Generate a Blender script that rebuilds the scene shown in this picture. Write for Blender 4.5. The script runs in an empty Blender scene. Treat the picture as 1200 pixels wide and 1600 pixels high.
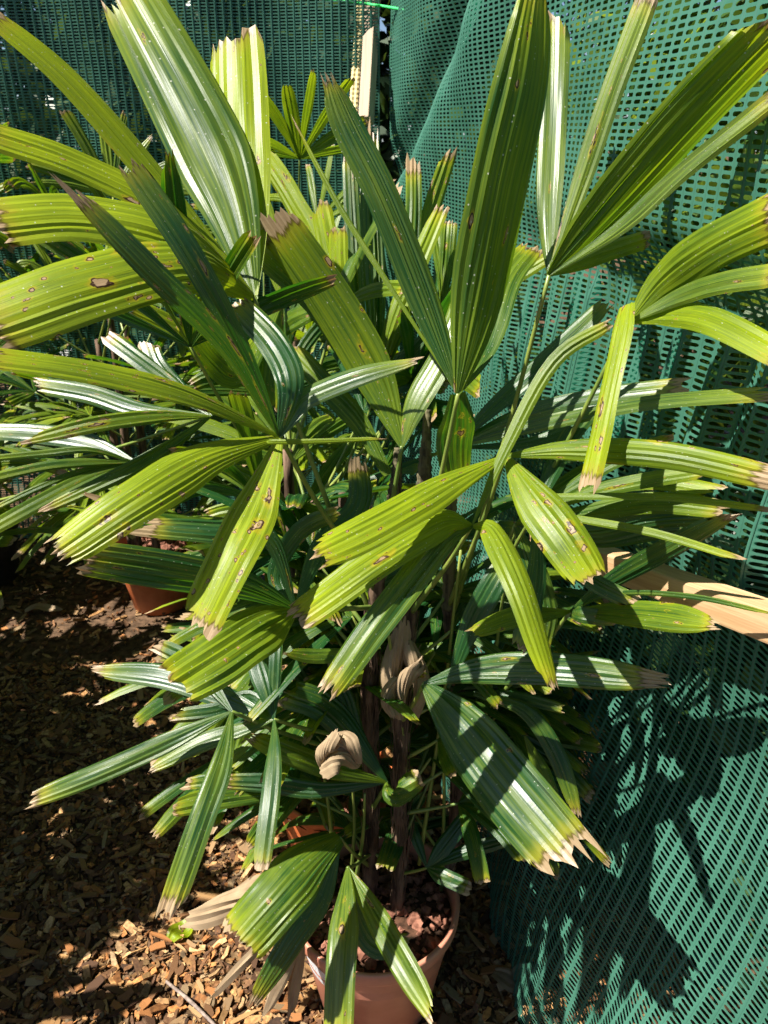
import bpy, math, random
import numpy as np
from mathutils import Vector, Matrix, noise as mnoise

random.seed(7); rng = np.random.default_rng(7)
sc = bpy.context.scene
col = sc.collection

# ------------------------------------------------------------------ camera
CAM = Vector((0, 0, 1.5)); PITCH = math.radians(26); FPX = 1232.0
cd = bpy.data.cameras.new('camera'); cam = bpy.data.objects.new('camera', cd); col.objects.link(cam)
cam.location = CAM; cam.rotation_euler = (math.radians(90) - PITCH, 0, 0)
cd.sensor_fit = 'VERTICAL'; cd.sensor_height = 24; cd.lens = 12 * FPX / 800
cd.clip_start = 0.02; cd.clip_end = 500
cd.dof.use_dof = True; cd.dof.focus_distance = 0.98; cd.dof.aperture_fstop = 9
sc.camera = cam
sc.cycles.use_light_tree = False; sc.cycles.caustics_reflective = False; sc.cycles.max_bounces = 4; sc.cycles.diffuse_bounces = 2; sc.cycles.glossy_bounces = 2; sc.cycles.transmission_bounces = 3
# ------------------------------------------------------------------ light
SUN = Vector((-0.53, -0.13, 0.84)).normalized()          # towards the sun
w = bpy.data.worlds.new('World'); sc.world = w; w.use_nodes = True
nt = w.node_tree; bg = nt.nodes['Background']
sky = nt.nodes.new('ShaderNodeTexSky'); sky.sky_type = 'NISHITA'; sky.sun_disc = False
sky.sun_elevation = math.asin(SUN.z); sky.sun_rotation = math.atan2(SUN.x, SUN.y) % (2 * math.pi)
sky.air_density = 0.55; sky.dust_density = 0.4
nt.links.new(sky.outputs[0], bg.inputs[0]); bg.inputs[1].default_value = 0.05
sd = bpy.data.lights.new('sun', 'SUN'); sd.energy = 5.0; sd.angle = math.radians(0.5); sd.color = (1, 0.95, 0.86)
so = bpy.data.objects.new('sun', sd); col.objects.link(so); so.location = SUN * 20
so.rotation_euler = (-SUN).to_track_quat('-Z', 'Y').to_euler()
sc.view_settings.view_transform = 'Standard'; sc.view_settings.look = 'None'
sc.view_settings.gamma = 1; sc.view_settings.exposure = 1.38
sc.view_settings.use_curve_mapping = False

FW = Vector((0, math.cos(PITCH), -math.sin(PITCH))); UP = Vector((0, math.sin(PITCH), math.cos(PITCH)))
def at(x, y, t):
    """world point seen at photo pixel (x, y), t metres along the lens axis"""
    return CAM + t * (FW + (x - 600) / FPX * Vector((1, 0, 0)) + (800 - y) / FPX * UP)
def on_ground(x, y, z=0.0):
    d = FW + (x - 600) / FPX * Vector((1, 0, 0)) + (800 - y) / FPX * UP
    return CAM + d * ((z - CAM.z) / d.z)

# ------------------------------------------------------------------ helpers
def tag(o, label=None, cat=None, group=None, kind=None):
    if label: o['label'] = label
    if cat: o['category'] = cat
    if group: o['group'] = group
    if kind: o['kind'] = kind
    return o
def empty(name, loc):
    o = bpy.data.objects.new(name, None); o.empty_display_size = 0.05; col.objects.link(o); o.location = loc
    return o
def mesh(name, V, F, mat=None, smooth=False, uv=None):
    me = bpy.data.meshes.new(name)
    me.from_pydata([tuple(v) for v in V], [], F)
    if smooth: me.polygons.foreach_set('use_smooth', [True] * len(me.polygons))
    if uv is not None:
        l = me.uv_layers.new(name='UVMap'); idx = np.empty(len(me.loops), np.int32)
        me.loops.foreach_get('vertex_index', idx)
        l.data.foreach_set('uv', np.asarray(uv, np.float32)[idx].ravel())
    if mat: me.materials.append(mat)
    me.update()
    return me
def obj(name, me, parent=None):
    o = bpy.data.objects.new(name, me); col.objects.link(o)
    if parent:
        o.parent = parent
        if parent.type == 'EMPTY': o.matrix_parent_inverse = Matrix.Translation(-parent.location)
    return o
def catmull(P, n):
    P = [Vector(p) for p in P]
    if len(P) == 2: P = [P[0], (P[0] + P[1]) / 2, P[1]]
    Q = [2 * P[0] - P[1]] + P + [2 * P[-1] - P[-2]]
    out = []
    m = len(P) - 1
    for i in range(n + 1):
        s = i / n * m; k = min(int(s), m - 1); f = s - k
        a, b, c, d = Q[k:k + 4]
        out.append(0.5 * ((2 * b) + (c - a) * f + (2 * a - 5 * b + 4 * c - d) * f * f + (3 * b - a - 3 * c + d) * f ** 3))
    return out
def tube(P, R, sides=6, n=12, cap=True):
    C = catmull(P, n); V = []; F = []
    Rr = R if isinstance(R, (list, tuple)) else [R, R]
    ref = Vector((0.13, -1, 0.2)).normalized()
    for i, c in enumerate(C):
        T = (C[min(i + 1, n)] - C[max(i - 1, 0)]).normalized()
        a = T.cross(ref).normalized(); b = T.cross(a)
        s = i / n * (len(Rr) - 1); k = min(int(s), len(Rr) - 2); r = Rr[k] + (Rr[k + 1] - Rr[k]) * (s - k)
        for j in range(sides):
            an = 2 * math.pi * j / sides
            V.append(c + r * (math.cos(an) * a + math.sin(an) * b))
    for i in range(n):
        for j in range(sides):
            j2 = (j + 1) % sides
            F.append((i * sides + j, i * sides + j2, (i + 1) * sides + j2, (i + 1) * sides + j))
    if cap:
        F.append(tuple(range(sides))[::-1]); F.append(tuple(n * sides + j for j in range(sides)))
    return V, F
def lathe(prof, n=64, c=(0, 0, 0)):
    V = []; F = []
    for r, z in prof:
        for j in range(n):
            a = 2 * math.pi * j / n; V.append((c[0] + r * math.cos(a), c[1] + r * math.sin(a), c[2] + z))
    for i in range(len(prof) - 1):
        for j in range(n):
            j2 = (j + 1) % n
            F.append((i * n + j, i * n + j2, (i + 1) * n + j2, (i + 1) * n + j))
    return V, F
def boxmesh(sx, sy, sz, b=0.003):
    """box with chamfered edges, centred"""
    import bmesh
    bm = bmesh.new(); bmesh.ops.create_cube(bm, size=1)
    bmesh.ops.scale(bm, vec=(sx, sy, sz), verts=bm.verts)
    bmesh.ops.bevel(bm, geom=bm.edges[:], offset=b, segments=2, affect='EDGES', profile=0.6)
    V = [v.co.copy() for v in bm.verts]; bm.verts.index_update(); F = [tuple(v.index for v in f.verts) for f in bm.faces]
    bm.free(); return V, F

# ------------------------------------------------------------------ materials
class NT:
    def __init__(s, name):
        s.m = bpy.data.materials.new(name); s.m.use_nodes = True; s.t = s.m.node_tree
        s.p = s.t.nodes['Principled BSDF']; s.out = s.t.nodes['Material Output']
    def n(s, typ, **kw):
        nd = s.t.nodes.new(typ)
        for k, v in kw.items(): setattr(nd, k, v)
        return nd
    def set(s, inp, v):
        if hasattr(v, 'is_linked') or hasattr(v, 'links'): s.t.links.new(v, inp)
        else: inp.default_value = v
    def math(s, op, a, b=0.0, c=0.0, clamp=False):
        nd = s.n('ShaderNodeMath', operation=op, use_clamp=clamp)
        for i, v in enumerate((a, b, c)): s.set(nd.inputs[i], v)
        return nd.outputs[0]
    def mix(s, f, a, b):
        nd = s.n('ShaderNodeMix', data_type='RGBA'); s.set(nd.inputs[0], f)
        for i, v in ((6, a), (7, b)):
            s.set(nd.inputs[i], (*v, 1) if isinstance(v, tuple) and len(v) == 3 else v)
        return nd.outputs[2]
    def step(s, x, lo, hi):
        nd = s.n('ShaderNodeMapRange', interpolation_type='SMOOTHSTEP'); s.set(nd.inputs[0], x)
        s.set(nd.inputs[1], lo); s.set(nd.inputs[2], hi); return nd.outputs[0]
    def noise(s, vec, scale, detail=2, rough=0.5):
        nd = s.n('ShaderNodeTexNoise'); s.set(nd.inputs['Vector'], vec); nd.inputs['Scale'].default_value = scale
        nd.inputs['Detail'].default_value = detail; nd.inputs['Roughness'].default_value = rough; return nd.outputs[0]
    def xyz(s, a, b, c):
        nd = s.n('ShaderNodeCombineXYZ')
        for i, v in enumerate((a, b, c)): s.set(nd.inputs[i], v)
        return nd.outputs[0]
    def bump(s, h, strength, dist=0.001):
        nd = s.n('ShaderNodeBump'); nd.inputs['Strength'].default_value = strength; nd.inputs['Distance'].default_value = dist
        s.set(nd.inputs['Height'], h); s.t.links.new(nd.outputs[0], s.p.inputs['Normal']); return nd.outputs[0]
    def base(s, c, rough=0.5, spec=0.5):
        s.set(s.p.inputs['Base Color'], (*c, 1) if isinstance(c, tuple) and len(c) == 3 else c)
        s.set(s.p.inputs['Roughness'], rough); s.p.inputs['Specular IOR Level'].default_value = spec

def leaf_material():
    k = NT('palm_leaf')
    uv = k.n('ShaderNodeSeparateXYZ'); k.t.links.new(k.n('ShaderNodeUVMap').outputs[0], uv.inputs[0])
    S, Vv = uv.outputs[0], uv.outputs[1]
    def prop(nm): return k.n('ShaderNodeAttribute', attribute_type='OBJECT', attribute_name=nm).outputs['Fac']
    tone, spots, dry = prop('tone'), prop('spots'), prop('dry')
    rnd = k.n('ShaderNodeObjectInfo').outputs['Random']; off = k.math('MULTIPLY', rnd, 71.0)
    ss = k.math('ADD', S, off)
    streak = k.noise(k.xyz(k.math('MULTIPLY', ss, 34), k.math('MULTIPLY', Vv, 2.2), off), 1, 3)
    blotch = k.noise(k.xyz(k.math('MULTIPLY', ss, 2.4), k.math('MULTIPLY', Vv, 5.0), off), 1, 3)
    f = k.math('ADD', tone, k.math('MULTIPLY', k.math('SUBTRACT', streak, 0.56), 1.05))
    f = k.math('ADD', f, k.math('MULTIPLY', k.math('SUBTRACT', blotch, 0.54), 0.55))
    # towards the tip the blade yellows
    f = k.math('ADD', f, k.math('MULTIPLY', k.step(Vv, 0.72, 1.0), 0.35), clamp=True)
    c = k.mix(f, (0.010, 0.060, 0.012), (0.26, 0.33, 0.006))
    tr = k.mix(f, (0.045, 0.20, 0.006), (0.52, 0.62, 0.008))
    # fine dark lines along some veins
    vein = k.noise(k.xyz(k.math('MULTIPLY', ss, 90), k.math('MULTIPLY', Vv, 6), off), 1, 1)
    vm = k.math('MULTIPLY', k.step(vein, 0.60, 0.72), k.math('ADD', 0.30, k.math('MULTIPLY', spots, 0.5)))
    c = k.mix(vm, c, (0.022, 0.045, 0.010)); tr = k.mix(vm, tr, (0.03, 0.06, 0.004))
    # brown lesions: yellow halo, dark ring, bleached heart
    wob = k.noise(k.xyz(k.math('MULTIPLY', ss, 9), k.math('MULTIPLY', Vv, 22), off), 1, 2)
    wob2 = k.noise(k.xyz(k.math('MULTIPLY', ss, 7), k.math('MULTIPLY', Vv, 30), k.math('ADD', off, 9.0)), 1, 2)
    def lesion(c, tr, sx, sy, keep, rad):
        vo = k.n('ShaderNodeTexVoronoi', voronoi_dimensions='2D'); vo.inputs['Scale'].default_value = 1
        wa = k.math('MULTIPLY', k.math('SUBTRACT', wob, 0.5), 0.55); wb = k.math('MULTIPLY', k.math('SUBTRACT', wob2, 0.5), 0.55)
        k.set(vo.inputs['Vector'], k.xyz(k.math('ADD', k.math('MULTIPLY', ss, sx), wa), k.math('ADD', k.math('MULTIPLY', Vv, sy), wb), off))
        cs = k.n('ShaderNodeSeparateColor'); k.t.links.new(vo.outputs['Color'], cs.inputs[0])
        on = k.math('GREATER_THAN', k.math('MULTIPLY', spots, keep), cs.outputs[0])
        d = k.math('ADD', vo.outputs['Distance'], k.math('MULTIPLY', k.math('SUBTRACT', wob, 0.5), rad * 2.6))
        d = k.math('DIVIDE', d, k.math('MULTIPLY', k.math('ADD', k.math('POWER', cs.outputs[1], 3.0), 0.28), rad * 1.5))
        inv = lambda a, b: k.math('MULTIPLY', k.math('SUBTRACT', 1.0, k.step(d, a, b)), on)
        halo, ring, heart = inv(1.0, 2.2), inv(0.9, 1.1), inv(0.45, 0.7)
        c = k.mix(k.math('MULTIPLY', halo, 0.7), c, (0.34, 0.28, 0.012)); tr = k.mix(k.math('MULTIPLY', halo, 0.7), tr, (0.6, 0.5, 0.02))
        c = k.mix(ring, c, (0.045, 0.022, 0.010)); tr = k.mix(ring, tr, (0.02, 0.01, 0.004))
        c = k.mix(heart, c, (0.36, 0.25, 0.14)); tr = k.mix(heart, tr, (0.25, 0.14, 0.05))
        return c, tr
    c, tr = lesion(c, tr, 2.8, 6.0, 0.70, 0.15)
    c, tr = lesion(c, tr, 9.0, 24, 0.22, 0.17)
    pn = k.noise(k.xyz(k.math('MULTIPLY', ss, 5), k.math('MULTIPLY', Vv, 4.5), k.math('ADD', off, 3.0)), 1, 4, 0.65)
    th = k.math('SUBTRACT', 0.80, k.math('MULTIPLY', spots, 0.16)); pd = k.math('SUBTRACT', pn, th)
    c = k.mix(k.math('MULTIPLY', k.step(pd, -0.05, 0.0), 0.6), c, (0.32, 0.27, 0.012)); c = k.mix(k.step(pd, 0.0, 0.012), c, (0.06, 0.03, 0.012)); c = k.mix(k.step(pd, 0.015, 0.03), c, (0.42, 0.30, 0.18))
    tr = k.mix(k.step(pd, 0.0, 0.012), tr, (0.08, 0.04, 0.01))
    # pale lime-scale flecks
    fv = k.n('ShaderNodeTexVoronoi', voronoi_dimensions='2D'); fv.inputs['Scale'].default_value = 1
    k.set(fv.inputs['Vector'], k.xyz(k.math('MULTIPLY', ss, 11), k.math('MULTIPLY', Vv, 60), off))
    fc = k.n('ShaderNodeSeparateColor'); k.t.links.new(fv.outputs['Color'], fc.inputs[0])
    fl = k.math('MULTIPLY', k.math('LESS_THAN', fv.outputs['Distance'], k.math('MULTIPLY', fc.outputs[1], 0.15)), k.math('GREATER_THAN', fc.outputs[0], 0.84))
    c = k.mix(k.math('MULTIPLY', fl, 0.75), c, (0.55, 0.56, 0.46))
    # scorched tip and edges
    tn = k.noise(k.xyz(k.math('MULTIPLY', ss, 12), k.math('MULTIPLY', Vv, 3), off), 1, 3)
    tv = k.math('ADD', Vv, k.math('MULTIPLY', k.math('SUBTRACT', tn, 0.5), 0.13))
    r2 = k.math('MULTIPLY', k.math('POWER', k.math('FRACT', k.math('MULTIPLY', rnd, 17.3)), 3.0), 0.075)
    tv = k.math('ADD', tv, k.math('SUBTRACT', r2, 0.006))
    c = k.mix(k.math('MULTIPLY', k.step(tv, 0.90, 0.965), 0.65), c, (0.30, 0.27, 0.015))
    tip = k.step(tv, 0.978, 0.992); rim = k.math('MULTIPLY', k.step(tv, 0.962, 0.980), 0.75)
    c = k.mix(rim, c, (0.07, 0.030, 0.012)); tr = k.mix(rim, tr, (0.04, 0.02, 0.004))
    c = k.mix(tip, c, k.mix(streak, (0.20, 0.12, 0.06), (0.56, 0.42, 0.24))); tr = k.mix(tip, tr, (0.25, 0.13, 0.05))
    dc = k.mix(k.math('ADD', k.math('MULTIPLY', blotch, 0.75), k.math('MULTIPLY', streak, 0.3)), (0.11, 0.065, 0.035), (0.60, 0.45, 0.28))
    c = k.mix(dry, c, dc); tr = k.mix(dry, tr, (0.22, 0.13, 0.06))
    rough = k.math('ADD', k.math('ADD', 0.31, k.math('MULTIPLY', blotch, 0.18)), k.math('MULTIPLY', dry, 0.35))
    k.base(c, rough, 0.5); k.set(k.p.inputs['Specular IOR Level'], k.math('ADD', 0.22, k.math('MULTIPLY', prop('gloss'), 0.85)))
    hb = k.math('ADD', k.noise(k.xyz(k.math('MULTIPLY', ss, 60), k.math('MULTIPLY', Vv, 1.5), off), 1, 2),
                k.math('MULTIPLY', k.noise(k.xyz(k.math('MULTIPLY', ss, 8), k.math('MULTIPLY', Vv, 70), off), 1, 2), 0.5))
    nrm = k.bump(hb, 0.28, 0.001)
    tl = k.n('ShaderNodeBsdfTranslucent'); k.t.links.new(tr, tl.inputs[0]); k.t.links.new(nrm, tl.inputs[1])
    mx = k.n('ShaderNodeMixShader'); mx.inputs[0].default_value = 0.33
    k.t.links.new(k.p.outputs[0], mx.inputs[1]); k.t.links.new(tl.outputs[0], mx.inputs[2])
    k.t.links.new(mx.outputs[0], k.out.inputs[0])
    return k.m
M_LEAF = leaf_material()

def obj_coord(k): return k.n('ShaderNodeTexCoord').outputs['Object']
def simple(name, c1, c2, scale, rough=0.5, spec=0.5, stretch=None, bump=0.0, detail=4, trans=None):
    k = NT(name); v = obj_coord(k)
    if stretch:
        mp = k.n('ShaderNodeMapping'); mp.inputs['Scale'].default_value = stretch; k.t.links.new(v, mp.inputs[0]); v = mp.outputs[0]
    nz = k.noise(v, scale, detail, 0.6); k.base(k.mix(k.step(nz, 0.3, 0.7), c1, c2), rough, spec)
    nr = k.bump(nz, bump, 0.002) if bump else None
    if trans:
        tl = k.n('ShaderNodeBsdfTranslucent'); tl.inputs[0].default_value = (*trans[0], 1)
        mx = k.n('ShaderNodeMixShader'); mx.inputs[0].default_value = trans[1]
        k.t.links.new(k.p.outputs[0], mx.inputs[1]); k.t.links.new(tl.outputs[0], mx.inputs[2]); k.t.links.new(mx.outputs[0], k.out.inputs[0])
    return k.m
M_PETIOLE = simple('leaf_stalk', (0.09, 0.15, 0.025), (0.22, 0.26, 0.05), 40, 0.4, stretch=(1, 1, 0.15))
M_STEM = simple('fibrous_stem', (0.025, 0.016, 0.011), (0.19, 0.12, 0.08), 60, 0.85, 0.2, stretch=(1.6, 1.6, 0.22), bump=0.9)
M_FIBRE = simple('dark_fibre', (0.03, 0.025, 0.018), (0.16, 0.14, 0.075), 120, 0.8, 0.2, stretch=(1, 1, 0.03), bump=0.8)
M_POT = simple('terracotta_plastic', (0.44, 0.165, 0.10), (0.56, 0.235, 0.155), 9, 0.45, 0.4, bump=0.08, detail=7)
M_POT2 = simple('orange_plastic', (0.50, 0.12, 0.035), (0.58, 0.16, 0.05), 30, 0.45, 0.4)
M_POT3 = simple('black_nursery_plastic', (0.012, 0.012, 0.012), (0.03, 0.028, 0.026), 25, 0.5, 0.4)
M_SOIL = simple('potting_soil', (0.02, 0.012, 0.008), (0.10, 0.05, 0.03), 60, 0.95, 0.1, bump=1.0)
M_LUMP = simple('bark_lump', (0.11, 0.045, 0.028), (0.33, 0.15, 0.10), 70, 0.9, 0.15, bump=0.6)
M_NET = simple('green_net_plastic', (0.045, 0.155, 0.105), (0.065, 0.205, 0.145), 9, 0.42, 0.5, trans=((0.02, 0.24, 0.14), 0.28))
M_STRAP = simple('cream_webbing', (0.50, 0.42, 0.19), (0.62, 0.54, 0.28), 300, 0.7, 0.2)
M_CORD = simple('neon_green_cord', (0.04, 0.60, 0.12), (0.06, 0.70, 0.2), 200, 0.6, 0.3)
M_GROUND = simple('mulch_soil', (0.035, 0.022, 0.013), (0.14, 0.085, 0.05), 45, 0.95, 0.1, bump=1.0, detail=8)
M_TWIG = simple('grey_twig', (0.16, 0.12, 0.10), (0.33, 0.26, 0.22), 80, 0.85, 0.2, bump=0.5)
def wood(name, c1, c2):
    k = NT(name); v = obj_coord(k)
    mp = k.n('ShaderNodeMapping'); mp.inputs['Scale'].default_value = (1.3, 26, 26); k.t.links.new(v, mp.inputs[0])
    a = k.noise(mp.outputs[0], 3.2, 3); b = k.noise(mp.outputs[0], 14, 3)
    f = k.math('ADD', k.math('MULTIPLY', a, 0.6), k.math('MULTIPLY', b, 0.4))
    k.base(k.mix(k.step(f, 0.35, 0.65), c1, c2), 0.65, 0.3); k.bump(b, 0.25, 0.001); return k.m
M_PINE = wood('pine_timber', (0.40, 0.24, 0.12), (0.54, 0.36, 0.20))
M_BATTEN = wood('weathered_batten', (0.30, 0.22, 0.15), (0.45, 0.34, 0.23))
M_BOARD = wood('yellow_board', (0.50, 0.36, 0.12), (0.66, 0.48, 0.20))
def chip_material():
    k = NT('wood_chip'); at_ = k.n('ShaderNodeAttribute', attribute_name='tint')
    v = obj_coord(k); nz = k.noise(v, 160, 3)
    rnd = k.n('ShaderNodeObjectInfo').outputs['Random']
    c = k.mix(k.step(nz, 0.25, 0.8), (0.55, 0.50, 0.45), (1.25, 1.2, 1.1))
    mm = k.n('ShaderNodeMix', data_type='RGBA', blend_type='MULTIPLY'); mm.inputs[0].default_value = 1
    k.t.links.new(at_.outputs['Color'], mm.inputs[6]); k.t.links.new(c, mm.inputs[7])
    k.base(mm.outputs[2], 0.8, 0.25); k.bump(nz, 0.5, 0.001); return k.m
M_CHIP = chip_material()
def foliage_material(name, a, b, tr, f=0.35):
    k = NT(name); at_ = k.n('ShaderNodeAttribute', attribute_name='tint')
    c = k.mix(at_.outputs['Fac'], a, b); k.base(c, 0.4, 0.5)
    tl = k.n('ShaderNodeBsdfTranslucent'); k.set(tl.inputs[0], (*tr, 1)); mx = k.n('ShaderNodeMixShader'); mx.inputs[0].default_value = f
    k.t.links.new(k.p.outputs[0], mx.inputs[1]); k.t.links.new(tl.outputs[0], mx.inputs[2]); k.t.links.new(mx.outputs[0], k.out.inputs[0])
    return k.m
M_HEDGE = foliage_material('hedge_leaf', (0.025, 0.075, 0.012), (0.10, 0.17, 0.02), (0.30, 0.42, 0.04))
M_HEDGE_SHADE_TINT = foliage_material('shade_tinted_hedge_leaf', (0.010, 0.035, 0.010), (0.035, 0.070, 0.014), (0.10, 0.16, 0.02), 0.2)  # shade behind the netting painted in as a darker leaf colour
M_BARK = simple('hedge_bark', (0.05, 0.035, 0.025), (0.14, 0.10, 0.07), 40, 0.9, 0.2, bump=0.8)
def sticker_material():
    k = NT('printed_sticker'); uv = k.n('ShaderNodeSeparateXYZ'); k.t.links.new(k.n('ShaderNodeUVMap').outputs[0], uv.inputs[0])
    S, V = uv.outputs[0], uv.outputs[1]
    row = k.math('FRACT', k.math('MULTIPLY', V, 7)); ink = k.math('LESS_THAN', k.math('ABSOLUTE', k.math('SUBTRACT', row, 0.5)), 0.2)
    word = k.math('GREATER_THAN', k.noise(k.xyz(k.math('MULTIPLY', S, 26), k.math('FLOOR', k.math('MULTIPLY', V, 7)), 0), 1, 1), 0.47)
    ink = k.math('MULTIPLY', ink, word); ink = k.math('MULTIPLY', ink, k.math('GREATER_THAN', S, 0.25))
    bar = k.math('MULTIPLY', k.math('GREATER_THAN', k.noise(k.xyz(k.math('MULTIPLY', S, 55), 0, 3), 1, 0), 0.5), k.math('LESS_THAN', V, 0.3))
    ink = k.math('MAXIMUM', k.math('MULTIPLY', ink, 0.55), k.math('MULTIPLY', bar, 0.5))
    k.base(k.mix(ink, (0.72, 0.75, 0.80), (0.15, 0.16, 0.2)), 0.4, 0.5); return k.m
M_STICKER = sticker_material()

# ------------------------------------------------------------------ ground and mulch
def ground():
    g = 90; V = []; F = []
    xs = np.concatenate([[-60, -20, -8], np.linspace(-3.2, 2.4, g), [8, 20, 60]]); ys = np.concatenate([[-60, -20, -4], np.linspace(0.1, 4.6, g), [8, 20, 60]])
    for y in ys:
        for x in xs:
            near = -3.2 <= x <= 2.4 and 0.1 <= y <= 4.6
            z = ground_z(x, y) if near else 0
            V.append((x, y, z))
    n = len(xs)
    for j in range(len(ys) - 1):
        for i in range(n - 1): F.append((j * n + i, j * n + i + 1, (j + 1) * n + i + 1, (j + 1) * n + i))
    return tag(obj('mulch_ground', mesh('mulch_ground', V, F, M_GROUND, True)), kind='structure')
def ground_z(x, y): return 0.014 * mnoise.noise((x * 2.3, y * 2.3, 3.1)) + 0.006 * mnoise.noise((x * 9, y * 9, 1.7)) - 0.006
GROUND = ground()
PAL = np.array([(0.42, 0.27, 0.135), (0.34, 0.21, 0.10), (0.50, 0.34, 0.18), (0.22, 0.125, 0.065), (0.40, 0.20, 0.085), (0.30, 0.22, 0.14),
                (0.16, 0.095, 0.055), (0.48, 0.24, 0.10), (0.36, 0.29, 0.20), (0.55, 0.40, 0.24), (0.26, 0.15, 0.085), (0.12, 0.07, 0.045)])
def chip_shape(r):
    """one splintered chip: bent tapered slab, 12 vertices"""
    L = r.uniform(0.7, 1.3); W = r.uniform(0.5, 1.1); H = r.uniform(0.7, 1.3)
    V = []
    for i, u in enumerate((-0.5, 0.05 * r.uniform(-2, 2), 0.5)):
        ww = W * (1 if i == 1 else r.uniform(0.45, 1.0)); sk = r.uniform(-0.25, 0.25); lift = (abs(u) * r.uniform(-0.5, 0.9)) * H
        for sy, sz in ((-1, -1), (1, -1), (1, 1), (-1, 1)):
            V.append((L * (u + r.uniform(-0.09, 0.09)), (sy * 0.5 + sk) * ww, (sz * 0.5 + lift) * H))
    F = [(3, 2, 1, 0), (8, 9, 10, 11)]
    for i in range(2):
        for j in range(4):
            F.append((4 * i + j, 4 * i + (j + 1) % 4, 4 * i + 4 + (j + 1) % 4, 4 * i + 4 + j))
    return np.array(V), F
SHAPES = [chip_shape(random.Random(100 + i)) for i in range(14)]
FENCE_A = 0.62; FENCE_B = 0.23
def chips():
    N = 42000; Vs = []; Fs = []; T = []; base = 0
    for i in range(N):
        near = i % 10 < 7
        if near: x = rng.uniform(-1.15, 0.62); y = rng.uniform(0.72, 2.0)
        else: x = rng.uniform(-1.9, 1.0); y = rng.uniform(0.6, 3.0)
        if (x + 0.016) ** 2 + (y - 0.97) ** 2 < 0.012: continue
        V, F = SHAPES[int(rng.integers(14))]
        l = 0.006 + 0.034 * rng.random() ** 2.4; wd = min(l * rng.uniform(0.18, 0.75), 0.018); h = rng.uniform(0.0015, 0.005)
        a = rng.uniform(0, 6.283); ti = rng.normal(0, 0.28); tj = rng.normal(0, 0.28)
        P = V * (l, wd, h)
        ca, sa = math.cos(a), math.sin(a)
        R = np.array([[ca, -sa, 0], [sa, ca, 0], [0, 0, 1]]) @ np.array([[math.cos(ti), 0, math.sin(ti)], [0, 1, 0], [-math.sin(ti), 0, math.cos(ti)]]) @ np.array([[1, 0, 0], [0, math.cos(tj), -math.sin(tj)], [0, math.sin(tj), math.cos(tj)]])
        P = P @ R.T + (x, y, ground_z(x, y) + rng.uniform(0.0, 0.013))
        Vs.append(P); Fs += [tuple(q + base for q in f) for f in F]; base += 12
        T.append(np.clip(PAL[int(rng.integers(12))] * rng.uniform(0.35, 1.3) * (0.86, 0.76, 0.64), 0, 0.8))
    V = np.concatenate(Vs); me = mesh('wood_chips', V, Fs, M_CHIP)
    a = me.color_attributes.new('tint', 'FLOAT_COLOR', 'POINT')
    cc = np.ones((len(V), 4), np.float32); cc[:, :3] = np.repeat(np.array(T), 12, axis=0); a.data.foreach_set('color', cc.ravel())
    tag(obj('wood_chips', me, GROUND), kind='stuff')
    # the largest chips, each one a piece of the bed
    protos = []
    for i in range(24):
        Vv, F = chip_shape(random.Random(300 + i)); me = mesh('wood_chip', Vv, F, M_CHIP)
        a = me.color_attributes.new('tint', 'FLOAT_COLOR', 'POINT'); cc = np.ones((12, 4), np.float32)
        cc[:, :3] = PAL[i % 12] * random.uniform(0.7, 1.1) * np.array((0.84, 0.75, 0.64)); a.data.foreach_set('color', cc.ravel()); protos.append(me)
    n = 0
    while n < 290:
        px = random.uniform(-20, 860); py = random.uniform(1130, 1610) if random.random() < 0.85 else random.uniform(900, 1130)
        g = on_ground(px, py)
        if (g.x + 0.016) ** 2 + (g.y - 0.97) ** 2 < 0.016 or g.x > FENCE_A - FENCE_B * g.y - 0.1: continue
        o = obj('wood_chip', protos[n % 24], GROUND)
        o.location = (g.x, g.y, ground_z(g.x, g.y) + 0.015)
        l = random.uniform(0.022, 0.058); o.scale = (l, random.uniform(0.009, 0.021), random.uniform(0.003, 0.006))
        o.rotation_euler = (random.gauss(0, 0.2), random.gauss(0, 0.18), random.uniform(0, 6.28)); n += 1
chips()

# ------------------------------------------------------------------ netting
def sstep(a, b, x):
    t = max(0, min(1, (x - a) / (b - a))); return t * t * (3 - 2 * t)
FDIR = Vector((-FENCE_B, 1, 0)).normalized(); FNOR = Vector((-1, -FENCE_B, 0)).normalized()     # along the fence, into the yard
FLEN0 = Vector((FENCE_A, 0, 0))
def right_surf(s, z):
    p = FLEN0 + FDIR * s
    y = p.y
    n1 = mnoise.noise((s * 1.7, z * 1.3, 4.2)); n2 = mnoise.noise((s * 5, z * 3.1, 9.1))
    o = 0.034 * n1 + 0.014 * n2
    o += 0.125 * (1 - sstep(0.0, 0.80, z)) - 0.02
    # skirt ripples under the rail
    o += 0.010 * math.sin(s * 34 + z * 7) * (1 - sstep(0.1, 0.75, z))
    # upper belly hanging inwards and tucked in below it
    near = 1 - sstep(1.25, 1.9, s)
    o += near * (0.060 * sstep(1.29, 1.40, z) * (1 - sstep(1.46, 2.0, z)) + 0.03 * (1 - sstep(1.0, 1.28, z)))
    # bunched pleats between rail and belly
    pl = sstep(0.92, 1.05, z) * (1 - sstep(1.24, 1.33, z))
    o += pl * (0.014 * math.sin(s * 78 + 3 * mnoise.noise((s * 3, z * 2, 7))) + 0.007 * math.sin(s * 139 + 1.3)) * (1 - sstep(1.5, 2.1, s))
    # diagonal crease near the corner
    d = (z - 1.62) + (2.35 - s) * -0.62
    o -= 0.055 * math.exp(-(d / 0.085) ** 2) * sstep(1.3, 1.7, s)
    o += 0.032 * math.exp(-((d + 0.20) / 0.16) ** 2) * sstep(1.3, 1.7, s)
    return p + FNOR * o + Vector((0, 0, z)), 0
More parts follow.
